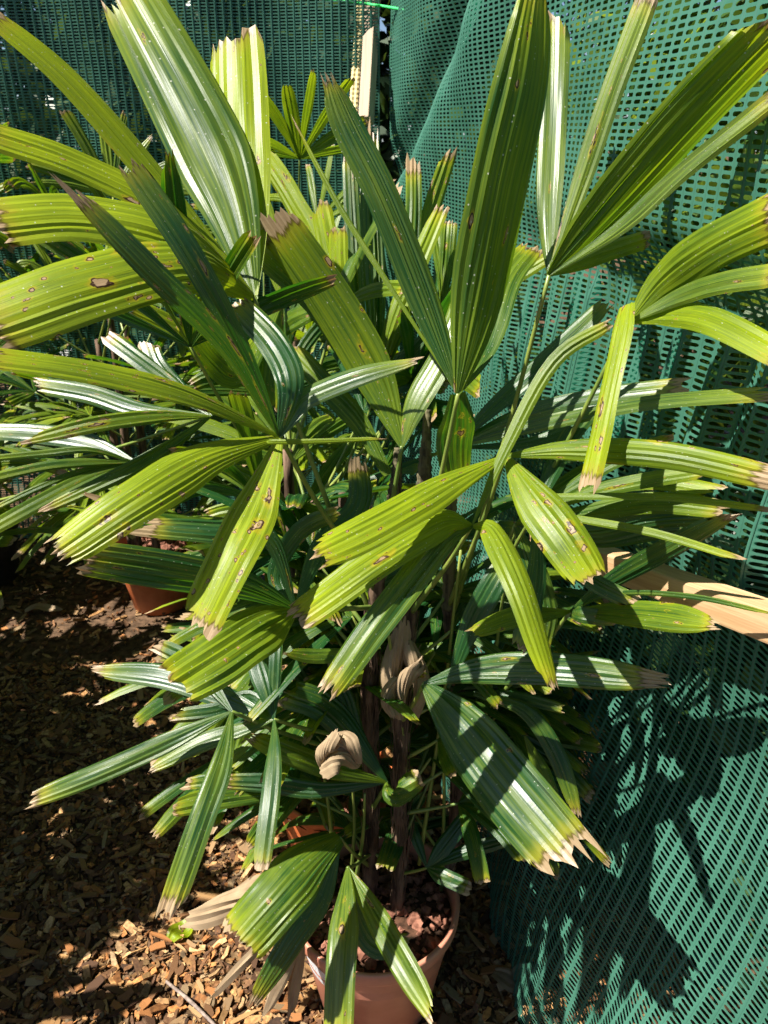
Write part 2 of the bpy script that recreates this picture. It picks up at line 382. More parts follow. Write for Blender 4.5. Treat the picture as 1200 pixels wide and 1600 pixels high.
CORNER = FLEN0 + FDIR * 2.83
BDIR = Vector((-1, 0.07, 0)).normalized(); BNOR = Vector((-0.07, -1, 0)).normalized()
def back_surf(s, z):
    n1 = mnoise.noise((s * 1.5, z * 0.9, 14.2))
    o = 0.035 * n1 + 0.012 * math.sin(s * 17 + 2 * mnoise.noise((s, z * 2, 1))) + 0.05 * (1 - sstep(0, 0.4, z))
    return CORNER + BDIR * s + BNOR * o + Vector((0, 0, z)), 0
RIB = 0.0235; SLOT = 0.0086
def net(name, surf, s0, s1, z0, z1, nor):
    nu = int((s1 - s0) / RIB); nv = int((z1 - z0) / SLOT)
    G = np.array([[tuple(surf(s0 + i * RIB, z0 + j * SLOT)[0]) for i in range(nu + 1)] for j in range(nv + 1)])
    A = G[:-1, :-1]; B = G[:-1, 1:]; C = G[1:, 1:]; D = G[1:, :-1]
    def bil(u, v): return A * (1 - u) * (1 - v) + B * u * (1 - v) + C * u * v + D * (1 - u) * v
    hole = [(0.24, 0.22), (0.76, 0.22), (0.87, 0.38), (0.87, 0.62), (0.76, 0.78), (0.24, 0.78), (0.13, 0.62), (0.13, 0.38)]
    nc = nu * nv
    H = np.stack([bil(u, v).reshape(nc, 3) for u, v in hole], 1)          # nc,8,3
    V = np.concatenate([G.reshape(-1, 3), H.reshape(-1, 3)]); ng = (nu + 1) * (nv + 1)
    jj, ii = np.meshgrid(np.arange(nv), np.arange(nu), indexing='ij')
    a = (jj * (nu + 1) + ii).ravel(); b = a + 1; d = a + nu + 1; c = d + 1; h = ng + np.arange(nc) * 8
    Q = np.concatenate([np.stack(q, 1) for q in ((a, b, h + 1, h), (b, c, h + 3, h + 2), (c, d, h + 5, h + 4), (d, a, h + 7, h + 6))])
    T = np.concatenate([np.stack(q, 1) for q in ((b, h + 2, h + 1), (c, h + 4, h + 3), (d, h + 6, h + 5), (a, h, h + 7))])
    me = bpy.data.meshes.new(name); me.vertices.add(len(V)); me.vertices.foreach_set('co', V.astype(np.float32).ravel())
    li = np.concatenate([Q.ravel(), T.ravel()]).astype(np.int32); me.loops.add(len(li)); me.loops.foreach_set('vertex_index', li)
    st = np.concatenate([np.arange(len(Q)) * 4, len(Q) * 4 + np.arange(len(T)) * 3]).astype(np.int32)
    me.polygons.add(len(st)); me.polygons.foreach_set('loop_start', st)
    me.polygons.foreach_set('use_smooth', np.ones(len(st), bool)); me.materials.append(M_NET); me.update(); me.validate()
    o = obj(name, me)
    # raised strand along each rib
    Vr = []; Fr = []
    side = np.array((RIB * 0.075,)) ; dirv = np.array(FDIR if surf is right_surf else BDIR); nn = np.array(nor)
    rows = list(range(0, nv + 1, 2))
    for i in range(nu + 1):
        b0 = len(Vr)
        for j in rows:
            p = G[j, i]; wv = 0.0017
            Vr += [p - dirv * wv - nn * 0.0008, p + nn * 0.0022, p + dirv * wv - nn * 0.0008]
        for q in range(len(rows) - 1):
            k = b0 + q * 3
            Fr += [(k, k + 1, k + 4, k + 3), (k + 1, k + 2, k + 5, k + 4)]
    r = obj('rib_strands', mesh('rib_strands', Vr, Fr, M_NET, True), o); tag(r, kind='stuff')
    return o
o = net('shade_net', right_surf, 0.42, 2.83, 0.012, 2.15, FNOR)
tag(o, 'sunlit green slotted shade netting bulging inwards behind the pine rail, down to the mulch', 'netting')
o = net('shade_net', back_surf, 0.0, 2.35, 0.012, 2.25, BNOR)
tag(o, 'dark shaded green slotted netting hung straight behind the back row of palms', 'netting')

# timber rail fixed inside the sunny netting
def beam(name, a, b, sy, sz, mat, up=Vector((0, 0, 1)), parent=None):
    d = b - a; L = d.length; X = d.normalized(); Y = up.cross(X).normalized(); Z = X.cross(Y)
    o = obj(name, mesh(name, *boxmesh(L, sy, sz), mat), parent)
    M = Matrix((X, Y, Z)).transposed().to_4x4(); M.translation = (a + b) / 2; o.matrix_world = M
    return o
ra = at(840, 838, 1.31); rb = at(1260, 992, 0.80)
tag(beam('timber_rail', ra, rb, 0.033, 0.037, M_PINE), 'pale pine rail running along the sunlit netting with leaf shadows on it', 'rail')
ba = at(585, -40, 2.40); bb = at(572, 190, 2.36)
tag(beam('timber_batten', bb, ba, 0.034, 0.046, M_BATTEN, up=Vector((-0.35, -1, 0)).normalized()), 'short upright timber batten holding the netting in the corner', 'batten')
def strap():
    a = at(566, -40, 2.44); b = at(549, 215, 2.38); X = Vector((1, 0.1, 0)).normalized(); V = []; F = []
    n = 70
    for i in range(n + 1):
        p = a.lerp(b, i / n); dz = 0.0016 * (i % 2)
        for q, (u, dn) in enumerate(((-1, 0), (-0.5, 0.004), (0, 0.0005), (0.5, 0.004), (1, 0))):
            V.append(p + X * u * 0.013 + Vector((0, -1, 0)) * (dn + dz))
    for i in range(n):
        for j in range(4):
            F.append((i * 5 + j, i * 5 + j + 1, i * 5 + j + 6, i * 5 + j + 5))
    o = obj('webbing_strap', mesh('webbing_strap', V, F, M_STRAP)); tag(o, 'cream woven strip hanging down the netting beside the timber batten', 'strap')
strap()
V, F = tube([at(500, -2, 2.42), at(560, 4, 2.36), at(585, 8, 2.31), at(600, 10, 2.31), at(634, 16, 2.22)], 0.004, 6, 24)
tag(obj('green_cord', mesh('green_cord', V, F, M_CORD, True)), 'bright green cord tied round the top of the corner batten', 'cord')

# ------------------------------------------------------------------ planting beyond the nets
def leaf_cloud(name, centres, n, size, seed, mat):
    r = np.random.default_rng(seed); V = np.zeros((n, 4, 3)); T = np.zeros((n, 4))
    cs = np.array([c[:3] for c in centres]); rs = np.array([c[3] for c in centres]); pr = rs ** 3 / (rs ** 3).sum()
    idx = r.choice(len(cs), n, p=pr)
    d = r.normal(size=(n, 3)); d /= np.linalg.norm(d, axis=1)[:, None]
    P = cs[idx] + d * (rs[idx] * r.uniform(0.25, 1, n) ** 0.5)[:, None]
    P[:, 2] = np.maximum(P[:, 2], 0.05)
    ax = r.normal(size=(n, 3)) + (0, 0, -0.4); ax /= np.linalg.norm(ax, axis=1)[:, None]
    sd_ = np.cross(ax, r.normal(size=(n, 3))); sd_ /= np.linalg.norm(sd_, axis=1)[:, None]
    L = size * r.uniform(0.6, 1.4, n)[:, None]; W = L * r.uniform(0.16, 0.28, n)[:, None]
    V[:, 0] = P; V[:, 1] = P + ax * L * 0.5 + sd_ * W; V[:, 2] = P + ax * L; V[:, 3] = P + ax * L * 0.5 - sd_ * W
    me = mesh(name, V.reshape(-1, 3), [(4 * i, 4 * i + 1, 4 * i + 2, 4 * i + 3) for i in range(n)], mat)
    a = me.attributes.new('tint', 'FLOAT', 'POINT'); a.data.foreach_set('value', np.repeat(r.random(n), 4).astype(np.float32))
    return me
def bush(base, h, rad, n, seed, label, group, mat=M_HEDGE):
    rr = random.Random(seed); b = Vector(base); t = empty('bush', b)
    cl = []
    for i in range(16):
        z = h * (0.12 + 0.86 * i / 15); k = rad * (0.6 + 0.4 * math.sin(math.pi * min(1, z / h * 0.9 + 0.1)))
        for q in range(2):
            cl.append((b.x + rr.uniform(-0.6, 0.6) * k, b.y + rr.uniform(-0.6, 0.6) * k, z, rad * rr.uniform(0.35, 0.6)))
    obj('foliage', leaf_cloud('foliage', cl, n, 0.085, seed, mat), t)
    V, F = tube([b, b + Vector((rr.uniform(-.1, .1), rr.uniform(-.1, .1), h * 0.5)), b + Vector((0, 0, h * 0.85))], [0.03, 0.02, 0.008], 7)
    obj('trunk', mesh('trunk', V, F, M_BARK, True), t)
    tag(t, label, 'bush', group)
for i, (x, y, h, r_, n) in enumerate([(1.25, 1.0, 1.9, 0.5, 4200), (1.0, 1.75, 2.3, 0.55, 5200), (0.75, 2.5, 2.7, 0.55, 5200), (1.8, 1.9, 3.2, 0.8, 6000)]):
    bush((x, y, 0), h, r_, n, 40 + i, 'leafy green bush glimpsed through the holes of the sunlit netting', 'bushes outside the sunny netting')
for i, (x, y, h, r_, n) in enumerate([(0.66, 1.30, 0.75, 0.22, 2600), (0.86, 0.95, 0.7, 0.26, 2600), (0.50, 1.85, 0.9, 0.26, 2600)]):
    bush((x, y, 0), h, r_, n, 50 + i, 'low shade-tinted shrub close behind the foot of the sunlit netting', 'low shrubs outside the sunny netting', M_HEDGE_SHADE_TINT)
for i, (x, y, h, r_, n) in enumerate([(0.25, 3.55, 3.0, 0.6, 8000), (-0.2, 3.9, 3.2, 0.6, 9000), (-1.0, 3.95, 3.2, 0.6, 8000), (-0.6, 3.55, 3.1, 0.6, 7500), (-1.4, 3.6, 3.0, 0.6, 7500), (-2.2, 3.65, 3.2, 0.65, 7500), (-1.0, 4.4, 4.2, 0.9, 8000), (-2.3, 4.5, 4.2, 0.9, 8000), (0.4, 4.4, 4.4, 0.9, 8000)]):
    bush((x, y, 0), h, r_, n, 60 + i, 'dense shade-tinted bush behind the shaded back netting', 'bushes behind the back netting', M_HEDGE_SHADE_TINT)
bd = on_ground(1195, 1560)
o = beam('timber_board', Vector((bd.x + 0.02, bd.y - 0.22, 0.03)), Vector((bd.x + 0.12, bd.y + 0.16, 0.03)), 0.10, 0.03, M_BOARD)
tag(o, 'yellow timber board lying on the ground just outside the netting', 'board')

# ------------------------------------------------------------------ pots
def make_pot(name, c, rim_r, h, mat, tilt, label, sticker=False, soil=True, n=72, wallseg=True):
    c = Vector(c); t = empty(name, c); t.rotation_euler = tilt
    br = rim_r * 0.70; lip = 0.030
    prof = [(0.0, 0.004), (br * 0.96, 0.0), (br, 0.004), (rim_r * 0.93, h - lip - 0.004), (rim_r * 0.935, h - lip), (rim_r * 0.985, h - lip + 0.002), (rim_r * 0.995, h - lip + 0.006),
            (rim_r, h - 0.006), (rim_r * 0.995, h - 0.002), (rim_r * 0.985, h), (rim_r * 0.955, h), (rim_r * 0.94, h - 0.003), (rim_r * 0.925, h - 0.02), (rim_r * 0.88, h - 0.09)]
    V, F = lathe(prof[:6], n); obj2 = lambda nm, me: _child(nm, me, t)
    obj2('wall', mesh('wall', V, F, mat, True))
    V, F = lathe(prof[4:], n); obj2('rim', mesh('rim', [(x * 1.001, y * 1.001, z) for x, y, z in V], F, mat, True))
    if soil:
        sz = h - 0.045; V = [(0, 0, sz + 0.012)]; F = []; rings = 14; sr = rim_r * 0.905
        for i in range(1, rings + 1):
            for j in range(48):
                a = 2 * math.pi * j / 48; r = sr * i / rings
                V.append((r * math.cos(a), r * math.sin(a), sz + 0.012 * mnoise.noise((r * math.cos(a) * 25, r * math.sin(a) * 25, 2)) + 0.01 * (1 - i / rings)))
        for j in range(48): F.append((0, 1 + j, 1 + (j + 1) % 48))
        for i in range(rings - 1):
            for j in range(48):
                F.append((1 + i * 48 + j, 1 + i * 48 + (j + 1) % 48, 1 + (i + 1) * 48 + (j + 1) % 48, 1 + (i + 1) * 48 + j))
        s = obj2('soil', mesh('soil', V, F, M_SOIL, True))
        Vs = []; Fs = []; R = random.Random(hash(name) % 50 + 5)
        ico = [(0, 0, 1), (0.9, 0, 0.3), (0.2, 0.9, 0.2), (-0.8, 0.5, 0.3), (-0.7, -0.6, 0.2), (0.3, -0.9, 0.3), (0, 0, -0.8)]
        itri = [(0, 1, 2), (0, 2, 3), (0, 3, 4), (0, 4, 5), (0, 5, 1), (6, 2, 1), (6, 3, 2), (6, 4, 3), (6, 5, 4), (6, 1, 5)]
        for i in range(420):
            a = R.uniform(0, 6.28); r = sr * math.sqrt(R.random()) * 0.96; q = R.uniform(0.003, 0.011) if R.random() < 0.85 else R.uniform(0.011, 0.017)
            e = Matrix.Rotation(R.uniform(0, 6.28), 3, Vector((R.gauss(0, 1), R.gauss(0, 1), R.gauss(0, 1))).normalized())
            b = len(Vs)
            for v in ico:
                p = e @ Vector((v[0] * R.uniform(0.7, 1.3), v[1] * R.uniform(0.5, 1.2), v[2] * R.uniform(0.5, 1))) * q
                Vs.append((r * math.cos(a) + p.x, r * math.sin(a) + p.y, sz + 0.008 + p.z))
            Fs += [tuple(b + k for k in f) for f in itri]
        l = _child('bark_lumps', mesh('bark_lumps', Vs, Fs, M_LUMP), s); tag(l, kind='stuff')
    if sticker:
        V = []; UV = []; F = []; a0 = math.radians(206); a1 = math.radians(240); z0, z1 = h - 0.105, h - 0.055
        for j in range(5):
            for i in range(13):
                z = z0 + (z1 - z0) * j / 4; r = br + (rim_r * 0.93 - br) * z / (h - lip) + 0.0012; a = a0 + (a1 - a0) * i / 12
                V.append((r * math.cos(a), r * math.sin(a), z)); UV.append((i / 12, j / 4))
        for j in range(4):
            for i in range(12): F.append((j * 13 + i, j * 13 + i + 1, j * 13 + i + 14, j * 13 + i + 13))
        s = obj2('sticker', mesh('sticker', V, F, M_STICKER, True, UV)); s['label'] = 'white printed sticker on the pot wall'
    tag(t, label, 'pot')
    return t
def _child(nm, me, p):
    o = bpy.data.objects.new(nm, me); col.objects.link(o); o.parent = p; return o
POT = Vector((-0.016, 0.97, 0.0))
make_pot('flower_pot', POT, 0.152, 0.262, M_POT, (0, 0, 0), 'terracotta coloured plastic pot with a white sticker holding the big front palm', sticker=True)
POT2 = Vector((-0.115, 1.30, 0.0))
make_pot('flower_pot', POT2, 0.140, 0.235, M_POT2, (0, 0, 0), 'bright orange plastic pot standing right behind the terracotta pot', n=10)

# ------------------------------------------------------------------ palm leaves
def blade(name, C, Nn, Wm, parent, ribs=5, tipw=0.6, tone=0.4, spots=0.2, dry=0.0, camber=0.12, pleat=0.45, jag=1.0, peak=0.55, segs=None, seed=None, basew=0.13, gloss=0.15):
    """pleated palm segment along the points C with face normals Nn and greatest width Wm"""
    R = random.Random(seed if seed is not None else random.random())
    tipw = min(0.95, tipw + (0.28 if tipw > 0.4 else 0.05)); camber *= 0.65; peak = peak - 0.08
    n = len(C) - 1; m = 2 * ribs; V = np.zeros((n + 1, m, 2, 3)); UV = np.zeros((n + 1, m, 2, 2))
    Ltot = sum((C[i + 1] - C[i]).length for i in range(n))
    # ribs unevenly spaced and unevenly folded
    cut = np.cumsum([0] + [R.uniform(0.6, 1.4) for q in range(m)]); cut = cut / cut[-1]
    fold = [(0.5 if q % 2 else -0.5) * pleat * R.choice((0.25, 0.6, 1.0, 1.5)) * R.uniform(0.7, 1.2) / m for q in range(m + 1)]
    jags = []; lev = 0.0
    for q in range(m + 1):
        lev = 0.6 * lev + R.uniform(-0.032, 0.026); jags.append((lev + (R.uniform(0.0, 0.022) if q % 2 else R.uniform(-0.014, 0.0))) * jag)
    jags[0] -= 0.03 * jag; jags[m] -= 0.03 * jag
    slope = R.uniform(-0.04, 0.04) * jag; wav = R.uniform(0, 6); wv2 = R.uniform(6, 12); tw = R.uniform(-0.18, 0.18)
    for i in range(n + 1):
        v = i / n
        T = (C[min(i + 1, n)] - C[max(i - 1, 0)]).normalized(); N = (Nn[i] - T * Nn[i].dot(T)).normalized(); S = T.cross(N)
        rt = tw * math.sin(2.6 * v + wav); N, S = N * math.cos(rt) + S * math.sin(rt), S * math.cos(rt) - N * math.sin(rt)
        x = v / peak
        pv = (basew + (1 - basew) * (1 - (1 - x) ** 1.35)) if v < peak else 1 - (1 - tipw) * ((v - peak) / (1 - peak)) ** 3.8
        W = Wm * pv * (1 + 0.025 * math.sin(wv2 * v + wav))
        for q in range(m):
            for e in (0, 1):
                c = q + e; sx = cut[c]; u = 2 * sx - 1
                h = fold[c] * W * (0.75 + 0.4 * math.sin(wv2 * 0.7 * v + c)) - camber * W * u * u + 0.022 * W * math.sin(wv2 * 1.3 * v + wav + u) * u
                p = C[i] + S * (u * W / 2) + N * h
                ext = 0
                if i >= n - 1: ext = (jags[c] + slope * u) * Ltot * (1 if i == n else 0.2)
                p = p + T * ext
                V[i, q, e] = p; UV[i, q, e] = (sx, v + (ext / Ltot if i == n else 0))
    F = [(i * 2 * m + 2 * q, i * 2 * m + 2 * q + 1, (i + 1) * 2 * m + 2 * q + 1, (i + 1) * 2 * m + 2 * q) for i in range(n) for q in range(m)]
    me = mesh(name, V.reshape(-1, 3), F, M_LEAF, True, UV.reshape(-1, 2))
    o = obj(name, me, parent); o['tone'] = float(tone); o['spots'] = float(spots); o['dry'] = float(dry); o['gloss'] = float(gloss)
    return o
def traced(parent, pts, wpx, lit=0.0, tone=0.4, tip=0.6, spots=0.15, dry=0.0, ribs=None, n=18, camber=0.12, pleat=0.45, jag=1.0, peak=0.55, twist=0.0, gl=0.0, dmax=0.24, name='leaflet', basew=0.13):
    C = catmull([at(*p) for p in pts], n); Nn = []
    if gl:      # lean the segment so that it catches the sun
        best = None
        for q in range(-24, 25):
            dt = q * 0.01
            if dt > dmax: break
            m_ = len(pts) - 1
            Q = catmull([at(p[0], p[1], p[2] + dt * i / m_) for i, p in enumerate(pts)], n); e = 0.35 * abs(dt)
            for i in range(n // 3, n):
                T = (Q[i + 1] - Q[i]).normalized(); e += abs(T.dot(((CAM - Q[i]).normalized() + SUN).normalized())) / n * 1.5
            if best is None or e < best[0]: best = (e, Q)
        C = best[1]
    tm = pts[len(pts) // 2][2] if len(pts) > 2 else (pts[0][2] + pts[-1][2]) / 2
    mid = n // 2; sg = None
    for i in range(n + 1):
        T = (C[min(i + 1, n)] - C[max(i - 1, 0)]).normalized(); vw = (CAM - C[i]).normalized()
        S0 = T.cross(vw).normalized(); N0 = S0.cross(T).normalized()
        if N0.dot(vw) < 0: N0 = -N0
        S0 = T.cross(N0)
        if sg is None:
            Tm = (C[mid + 1] - C[mid - 1]).normalized(); sm = Tm.cross((CAM - C[mid]).normalized()); sg = 1
            if S0.dot(SUN) < 0: sg = -1
        r = (lit * 0.95 + twist * (i / n - 0.5))
        nv = math.cos(r) * N0 + math.sin(r) * sg * S0
        if gl:
            H = (vw + SUN).normalized(); H = (H - T * H.dot(T)).normalized(); nv = nv.lerp(H, gl).normalized()
        Nn.append(nv)
    W = 0.72 * wpx * tm / FPX / max(0.5, (Nn[mid].dot((CAM - C[mid]).normalized())))
    if ribs is None: ribs = max(2, min(9, round(wpx / 10)))
    return blade(name, C, Nn, W, parent, ribs, tip, tone, spots, dry, camber, pleat, jag, peak, basew=basew, gloss=max(gl, 0.5 if tone < 0.3 else 0.08))
def frond(palm, hub, stem, r=0.0032, sag=0.05, mat=None):
    """leaf stalk from a stem point to the hub; the segments are its children"""
    a = Vector(stem); b = Vector(hub); mid = (a + b) / 2 + Vector(((b.x - a.x) * 0.15, (b.y - a.y) * 0.15, -sag * 0.2)) ; mid.z = a.z + (b.z - a.z) * 0.62
    V, F = tube([a, mid, b], [r * 1.35, r, r * 0.8], 7, 14)
    return obj('leaf_stalk', mesh('leaf_stalk', V, F, mat or M_PETIOLE, True), palm)

palm = empty('lady_palm', POT + Vector((0, 0, 0.22)))
tag(palm, 'tall lady palm with broad pleated spotted leaves growing in the terracotta pot', 'palm')
# canes
canes = []
def cane(P, rad, mat=M_STEM, nm='cane'):
    V, F = tube(P, rad, 12, 60)
    out = []
    for i, v in enumerate(V):
        ring = i // 12; k = 1 + 0.10 * math.sin(ring * 1.9) + 0.16 * mnoise.noise((v.x * 60, v.y * 60, v.z * 28))
        c = Vector(v); cc = sum((Vector(V[ring * 12 + q]) for q in range(12)), Vector()) / 12
        out.append(cc + (c - cc) * k)
    return obj(nm, mesh(nm, out, F, mat, True), palm)
p1 = [at(578, 1395, 1.46), at(580, 1250, 1.34), at(578, 1060, 1.22), at(590, 900, 1.13)]
p2 = [at(620, 1430, 1.44), at(626, 1280, 1.34), at(628, 1090, 1.22), at(648, 900, 1.12)]
p3 = [at(690, 1405, 1.52), at(712, 1280, 1.42), at(715, 1120, 1.32), at(700, 950, 1.22)]
for P_, r_ in ((p1, [0.0125, 0.012, 0.0125, 0.011]), (p2, [0.012, 0.0115, 0.012, 0.010]), (p3, [0.011, 0.011, 0.011, 0.009])): cane(P_, r_)
cane([at(590, 900, 1.13), at(615, 780, 1.10), at(622, 700, 1.08)], [0.013, 0.010, 0.005], M_FIBRE, 'fibre_sheath')
cane([at(648, 900, 1.12), at(662, 760, 1.08), at(668, 640, 1.06)], [0.014, 0.011, 0.005], M_FIBRE, 'fibre_sheath')
cane([at(700, 950, 1.22), at(705, 820, 1.15), at(712, 720, 1.12)], [0.010, 0.009, 0.004], M_FIBRE, 'fibre_sheath')
def fibres(P, rad, n, seed):
    R = random.Random(seed); C = catmull(P, 60); V = []; F = []
    for i in range(n):
        a = R.uniform(0, 6.28); k0 = R.randint(0, 46); ln = R.randint(5, 14); loose = R.uniform(0.0, 0.006) if R.random() < 0.8 else R.uniform(0.006, 0.02); b0 = len(V); da = R.uniform(-0.12, 0.12)
        for j in range(ln):
            c = C[min(60, k0 + j)]; r = rad * 1.08 + loose * (j / ln) ** 2; an = a + da * j; p = c + Vector((math.cos(an) * r, math.sin(an) * r, 0)); w_ = 0.0007
            tx = Vector((-math.sin(an), math.cos(an), 0)) * w_; nx = Vector((math.cos(an), math.sin(an), 0)) * w_
            V += [p - tx, p + nx, p + tx]
        for j in range(ln - 1):
            for q in range(3): F.append((b0 + 3 * j + q, b0 + 3 * j + (q + 1) % 3, b0 + 3 * j + 3 + (q + 1) % 3, b0 + 3 * j + 3 + q))
    o = obj('cane_fibres', mesh('cane_fibres', V, F, M_STEM), palm); tag(o, kind='stuff')
for q, (P_, r_) in enumerate(((p1, 0.0125), (p2, 0.012), (p3, 0.011))): fibres(P_, r_, 160, q)
S1 = lambda y=900: at(590 + (900 - y) * 0.13, y, 1.13 if y < 950 else 1.16)
S2 = lambda y=850: at(648 + (900 - y) * 0.08, y, 1.11)
def on_cane(P, f):
    return catmull(P, 20)[int(f * 20)]

# every leaf: hub (x, y, t), where its stalk leaves the canes, then its segments
def leaf(hub, stem, segs, r=0.0032, dense=None):
    f = frond(palm, at(*hub), stem, r)
    for s in segs:
        pts = [hub if p == 'h' else p for p in s[0]]
        traced(f, pts, s[1], **s[2])
    return f
D = dict
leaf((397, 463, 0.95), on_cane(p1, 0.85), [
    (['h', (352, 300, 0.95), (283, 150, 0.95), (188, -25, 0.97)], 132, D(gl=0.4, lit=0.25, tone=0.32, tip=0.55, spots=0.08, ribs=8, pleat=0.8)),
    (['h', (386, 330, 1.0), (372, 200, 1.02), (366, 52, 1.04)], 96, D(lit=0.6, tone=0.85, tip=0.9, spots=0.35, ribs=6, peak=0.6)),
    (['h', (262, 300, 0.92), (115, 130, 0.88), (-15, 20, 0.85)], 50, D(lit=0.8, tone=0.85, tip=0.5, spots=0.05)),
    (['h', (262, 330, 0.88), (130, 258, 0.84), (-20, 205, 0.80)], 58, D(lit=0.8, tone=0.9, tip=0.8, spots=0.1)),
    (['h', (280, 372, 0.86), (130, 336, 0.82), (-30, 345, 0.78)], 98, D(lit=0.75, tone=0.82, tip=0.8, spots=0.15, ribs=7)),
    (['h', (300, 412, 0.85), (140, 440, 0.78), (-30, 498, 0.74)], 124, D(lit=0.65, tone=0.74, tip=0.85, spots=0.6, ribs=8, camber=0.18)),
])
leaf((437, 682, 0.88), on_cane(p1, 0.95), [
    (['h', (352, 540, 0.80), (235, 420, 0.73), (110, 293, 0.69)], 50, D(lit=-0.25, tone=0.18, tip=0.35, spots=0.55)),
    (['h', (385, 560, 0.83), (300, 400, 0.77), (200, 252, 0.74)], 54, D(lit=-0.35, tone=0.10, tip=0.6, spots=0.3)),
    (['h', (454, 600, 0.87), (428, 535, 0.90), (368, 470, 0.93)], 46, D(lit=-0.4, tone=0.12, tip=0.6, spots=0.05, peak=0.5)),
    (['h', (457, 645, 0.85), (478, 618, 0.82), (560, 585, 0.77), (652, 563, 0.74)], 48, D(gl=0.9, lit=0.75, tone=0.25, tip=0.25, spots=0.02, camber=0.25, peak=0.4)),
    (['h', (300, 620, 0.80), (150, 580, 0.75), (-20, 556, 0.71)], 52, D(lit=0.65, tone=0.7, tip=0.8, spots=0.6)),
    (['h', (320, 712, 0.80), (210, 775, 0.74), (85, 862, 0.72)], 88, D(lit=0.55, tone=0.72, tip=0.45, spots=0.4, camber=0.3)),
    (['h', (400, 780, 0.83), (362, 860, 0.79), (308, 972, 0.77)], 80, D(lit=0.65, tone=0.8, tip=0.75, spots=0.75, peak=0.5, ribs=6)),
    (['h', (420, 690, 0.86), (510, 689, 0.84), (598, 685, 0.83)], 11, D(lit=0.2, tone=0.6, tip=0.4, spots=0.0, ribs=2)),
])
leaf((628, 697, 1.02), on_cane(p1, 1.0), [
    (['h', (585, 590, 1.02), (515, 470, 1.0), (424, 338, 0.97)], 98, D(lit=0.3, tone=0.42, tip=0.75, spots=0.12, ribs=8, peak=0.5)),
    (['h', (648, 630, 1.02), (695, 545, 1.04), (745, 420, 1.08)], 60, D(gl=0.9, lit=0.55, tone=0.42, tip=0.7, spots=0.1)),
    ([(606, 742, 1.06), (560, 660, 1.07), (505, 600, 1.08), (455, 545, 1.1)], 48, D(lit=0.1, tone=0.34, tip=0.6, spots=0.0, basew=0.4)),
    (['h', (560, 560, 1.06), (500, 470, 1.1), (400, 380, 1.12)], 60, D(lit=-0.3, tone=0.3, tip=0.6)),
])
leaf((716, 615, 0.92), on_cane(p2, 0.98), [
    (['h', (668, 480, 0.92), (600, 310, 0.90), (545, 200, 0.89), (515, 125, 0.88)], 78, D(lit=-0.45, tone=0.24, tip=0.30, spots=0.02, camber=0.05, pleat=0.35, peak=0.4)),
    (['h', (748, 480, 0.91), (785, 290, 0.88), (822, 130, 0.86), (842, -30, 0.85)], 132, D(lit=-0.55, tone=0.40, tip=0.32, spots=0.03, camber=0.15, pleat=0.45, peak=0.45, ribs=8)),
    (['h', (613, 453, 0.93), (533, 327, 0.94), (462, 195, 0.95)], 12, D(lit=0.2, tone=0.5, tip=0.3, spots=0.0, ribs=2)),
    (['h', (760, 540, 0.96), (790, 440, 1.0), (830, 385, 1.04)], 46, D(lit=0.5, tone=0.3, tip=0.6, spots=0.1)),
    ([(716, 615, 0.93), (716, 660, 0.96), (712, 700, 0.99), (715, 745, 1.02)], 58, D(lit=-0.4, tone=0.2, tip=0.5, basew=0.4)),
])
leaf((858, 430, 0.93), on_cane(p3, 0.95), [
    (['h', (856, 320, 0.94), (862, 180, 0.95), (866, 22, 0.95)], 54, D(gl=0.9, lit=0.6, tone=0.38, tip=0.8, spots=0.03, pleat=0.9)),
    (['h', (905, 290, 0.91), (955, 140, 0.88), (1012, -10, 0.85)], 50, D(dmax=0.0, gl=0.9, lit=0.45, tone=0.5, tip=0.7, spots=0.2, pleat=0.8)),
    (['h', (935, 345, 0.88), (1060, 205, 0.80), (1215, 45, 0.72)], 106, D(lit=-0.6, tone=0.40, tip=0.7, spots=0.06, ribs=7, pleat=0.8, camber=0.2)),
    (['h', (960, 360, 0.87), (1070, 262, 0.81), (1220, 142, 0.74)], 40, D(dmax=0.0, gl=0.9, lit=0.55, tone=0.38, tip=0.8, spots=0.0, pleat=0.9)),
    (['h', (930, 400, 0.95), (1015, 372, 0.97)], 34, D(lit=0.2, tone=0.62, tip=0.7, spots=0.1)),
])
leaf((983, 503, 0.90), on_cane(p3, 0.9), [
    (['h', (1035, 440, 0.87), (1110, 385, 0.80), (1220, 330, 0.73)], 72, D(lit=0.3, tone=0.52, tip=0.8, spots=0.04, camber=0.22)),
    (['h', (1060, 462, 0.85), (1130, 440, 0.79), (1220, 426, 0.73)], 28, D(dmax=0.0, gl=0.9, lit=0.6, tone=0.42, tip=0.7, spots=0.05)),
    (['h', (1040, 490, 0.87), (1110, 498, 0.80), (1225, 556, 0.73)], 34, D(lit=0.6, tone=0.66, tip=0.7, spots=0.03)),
    ([(978, 476, 0.89), (968, 530, 0.87), (945, 640, 0.85), (918, 764, 0.84)], 40, D(lit=0.6, tone=0.85, tip=0.8, spots=0.5, basew=0.8, peak=0.3)),
])
